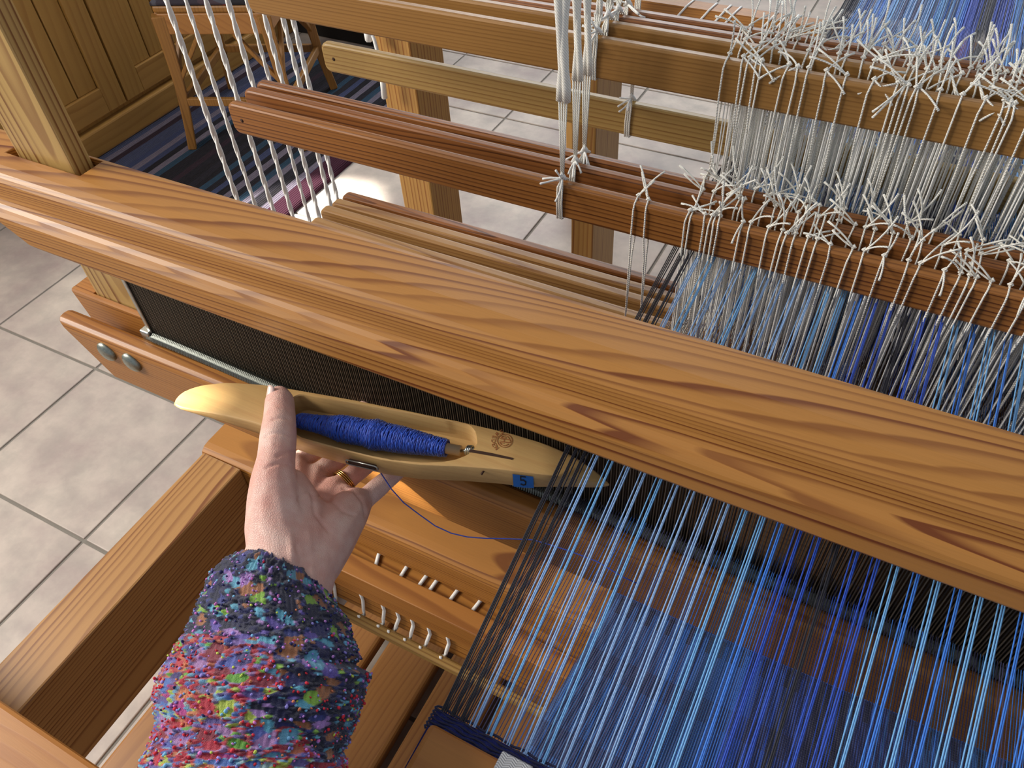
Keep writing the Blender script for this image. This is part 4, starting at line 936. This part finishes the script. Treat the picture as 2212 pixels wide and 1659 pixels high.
# knit relief + bobbles; colour patches stored per vertex
pal_dark = [(24, 26, 66), (16, 20, 46), (38, 42, 100), (28, 32, 80)]
pal = {'a': [(24, 26, 76), (18, 22, 60), (110, 190, 224), (34, 40, 110), (110, 200, 230), (160, 214, 70), (196, 150, 226), (110, 90, 190), (186, 120, 70), (16, 22, 50), (20, 24, 60), (60, 70, 150)],
       'b': [(200, 36, 60), (214, 60, 70), (96, 110, 200), (220, 120, 80), (150, 120, 200), (120, 190, 60), (108, 180, 214), (150, 30, 50), (190, 140, 200), (70, 60, 130)],
       'c': [(206, 24, 50), (130, 190, 230), (206, 226, 84), (180, 216, 220), (150, 28, 48), (110, 96, 170), (206, 40, 60), (90, 130, 210), (232, 140, 90), (140, 120, 160), (200, 60, 150)]}
def cell(u, v, s):
    iu, iv = math.floor(u), math.floor(v); best = 9; bi = 0
    for a in (-1, 0, 1):
        for b in (-1, 0, 1):
            hx = math.sin((iu + a) * 127.1 + (iv + b) * 311.7 + s) * 43758.5453; hx -= math.floor(hx); hy = math.sin((iu + a) * 269.5 + (iv + b) * 183.3 + s) * 43758.5453; hy -= math.floor(hy)
            d = (iu + a + hx - u) ** 2 + (iv + b + hy - v) ** 2
            if d < best: best = d; bi = hx * 7.13 + hy * 3.7
    return best, bi - math.floor(bi)
cols_v = []; newv = []
cent = []
for i in range(NL):
    s_ = Vector((0, 0, 0))
    for j in range(NA): s_ += vs[i * NA + j]
    cent.append(s_ / NA)
for idx, (t, th, W_) in enumerate(uvp):
    i = idx // NA; u = t * 30; v = th * W_ * 110 * .75
    wob = mnoise.noise(Vector((t * 12, math.cos(th) * 2, math.sin(th) * 2)))
    d1, h1 = cell(u * .85 + wob, th * 4.4, 1.3); d2, h2 = cell(u * 2.6, th * 14, 5.1)
    row = t + .02 * wob
    bandk = 'a' if (row < .27 or (math.cos(th) > .42 + .5 * mnoise.noise(Vector((t * 9, 3, th * 1.5))) and row < .62 + .06 * math.sin(th * 5)) or .80 < row < .93) else ('b' if row < .42 or (.56 < row < .66) else 'c')
    P_ = pal[bandk]
    if d1 < .13 + .14 * h1 and h1 > .22: col = P_[int(h1 * 97) % len(P_)]; lumpy = .0
    else: col = (P_[int(h2 * 53) % len(P_)] if h2 > (.62 if bandk == 'a' else .30) else (pal_dark[int(h2 * 40) % 4] if bandk == 'a' else P_[int(h2 * 31) % 3])); lumpy = 1
    cols_v.append(col)
    rib = .0005 * math.sin(th * 95) if lumpy == 0 else 0
    n3 = mnoise.noise(Vector((t * 150, math.cos(th) * 26, math.sin(th) * 26)))
    bump_ = lumpy * (.0022 * max(0, .42 - d2) / .42 + .0011 * n3) + rib
    nr = (vs[idx] - cent[i]).normalized(); newv.append(vs[idx] + nr * bump_)
m = MB(); fs = [(i * NA + (j + 1) % NA, i * NA + j, (i + 1) * NA + j, (i + 1) * NA + (j + 1) % NA) for i in range(NL - 1) for j in range(NA)]
# turned-in cuff
ring0 = [cent[0] + (newv[j] - cent[0]) * .86 + (cent[3] - cent[0]).normalized() * .010 for j in range(NA)]
base_n = len(newv); allv = newv + ring0; fs += [(base_n + (j + 1) % NA, base_n + j, j, (j + 1) % NA) for j in range(NA)]
fs += [tuple((NL - 1) * NA + j for j in range(NA))[::-1]]
fs = [tuple(reversed(f)) for f in fs]
m.add(allv, fs, True); k = NT('bobbly_knit'); at = k.n('ShaderNodeAttribute'); at.attribute_name = 'yarn'
P = k.obj(); k.l(k.mix(k.math('MULTIPLY', k.noise(P, 1400, 2), .5), at.outputs['Color'], (.03, .03, .06, 1)), k.b.inputs['Base Color']); k.b.inputs['Roughness'].default_value = .85; k.b.inputs['Sheen Weight'].default_value = .3
k.bump(k.noise(P, 1600, 3), .8, .001)
slv = m.build('sleeve', k.m, pers); ca = slv.data.color_attributes.new('yarn', 'FLOAT_COLOR', 'POINT')
arr = np.ones((len(allv), 4)); cl_ = np.array(cols_v + [(24, 26, 66)] * NA) / 255.0; cl_ = cl_ * .95; arr[:, :3] = np.where(cl_ <= .04045, cl_ / 12.92, ((cl_ + .055) / 1.055) ** 2.4); ca.data.foreach_set('color', arr.ravel())
slv['label'] = 'multicoloured bobbly knit sleeve'
# little yarn bobbles and loops standing off the knit
random.seed(77); bobs = {}
bc = [(186, 130, 206), (214, 120, 200), (30, 32, 90), (120, 180, 220), (206, 40, 60), (150, 140, 220), (196, 214, 90), (220, 130, 90)]
bm0 = bmesh.new(); bmesh.ops.create_icosphere(bm0, subdivisions=1, radius=1); iv = [v.co.copy() for v in bm0.verts]; iff = [tuple(v.index for v in f.verts) for f in bm0.faces]; bm0.free()
for _ in range(4000):
    i = random.randrange(2, NL - 1); j = random.randrange(NA); t = i / NLo
    if t < .3: w_ = [5, 3, 6, 2, .4, 3, .6, .3]
    elif t < .45: w_ = [1, 1, .5, 2, 6, 3, 1, 1.5]
    else: w_ = [1, 1, .6, 2, 6, 2, .8, 1.2]
    c_ = random.choices(range(8), w_)[0]; mm = bobs.setdefault(c_, MB()); p_ = newv[i * NA + j]; nr = (p_ - cent[i]).normalized(); r_ = random.uniform(.0005, .0010)
    st_ = Vector((random.uniform(.7, 1.6), random.uniform(.7, 1.6), random.uniform(.7, 1.6))); mm.add([p_ + nr * r_ * .4 + Vector((v.x * st_.x, v.y * st_.y, v.z * st_.z)) * r_ for v in iv], iff, True)
for c_, mm in bobs.items():
    o = mm.build('yarn_bobbles', plain('bobble_yarn_%d' % c_, srgb(*bc[c_]), .8), pers); o['kind'] = 'stuff'
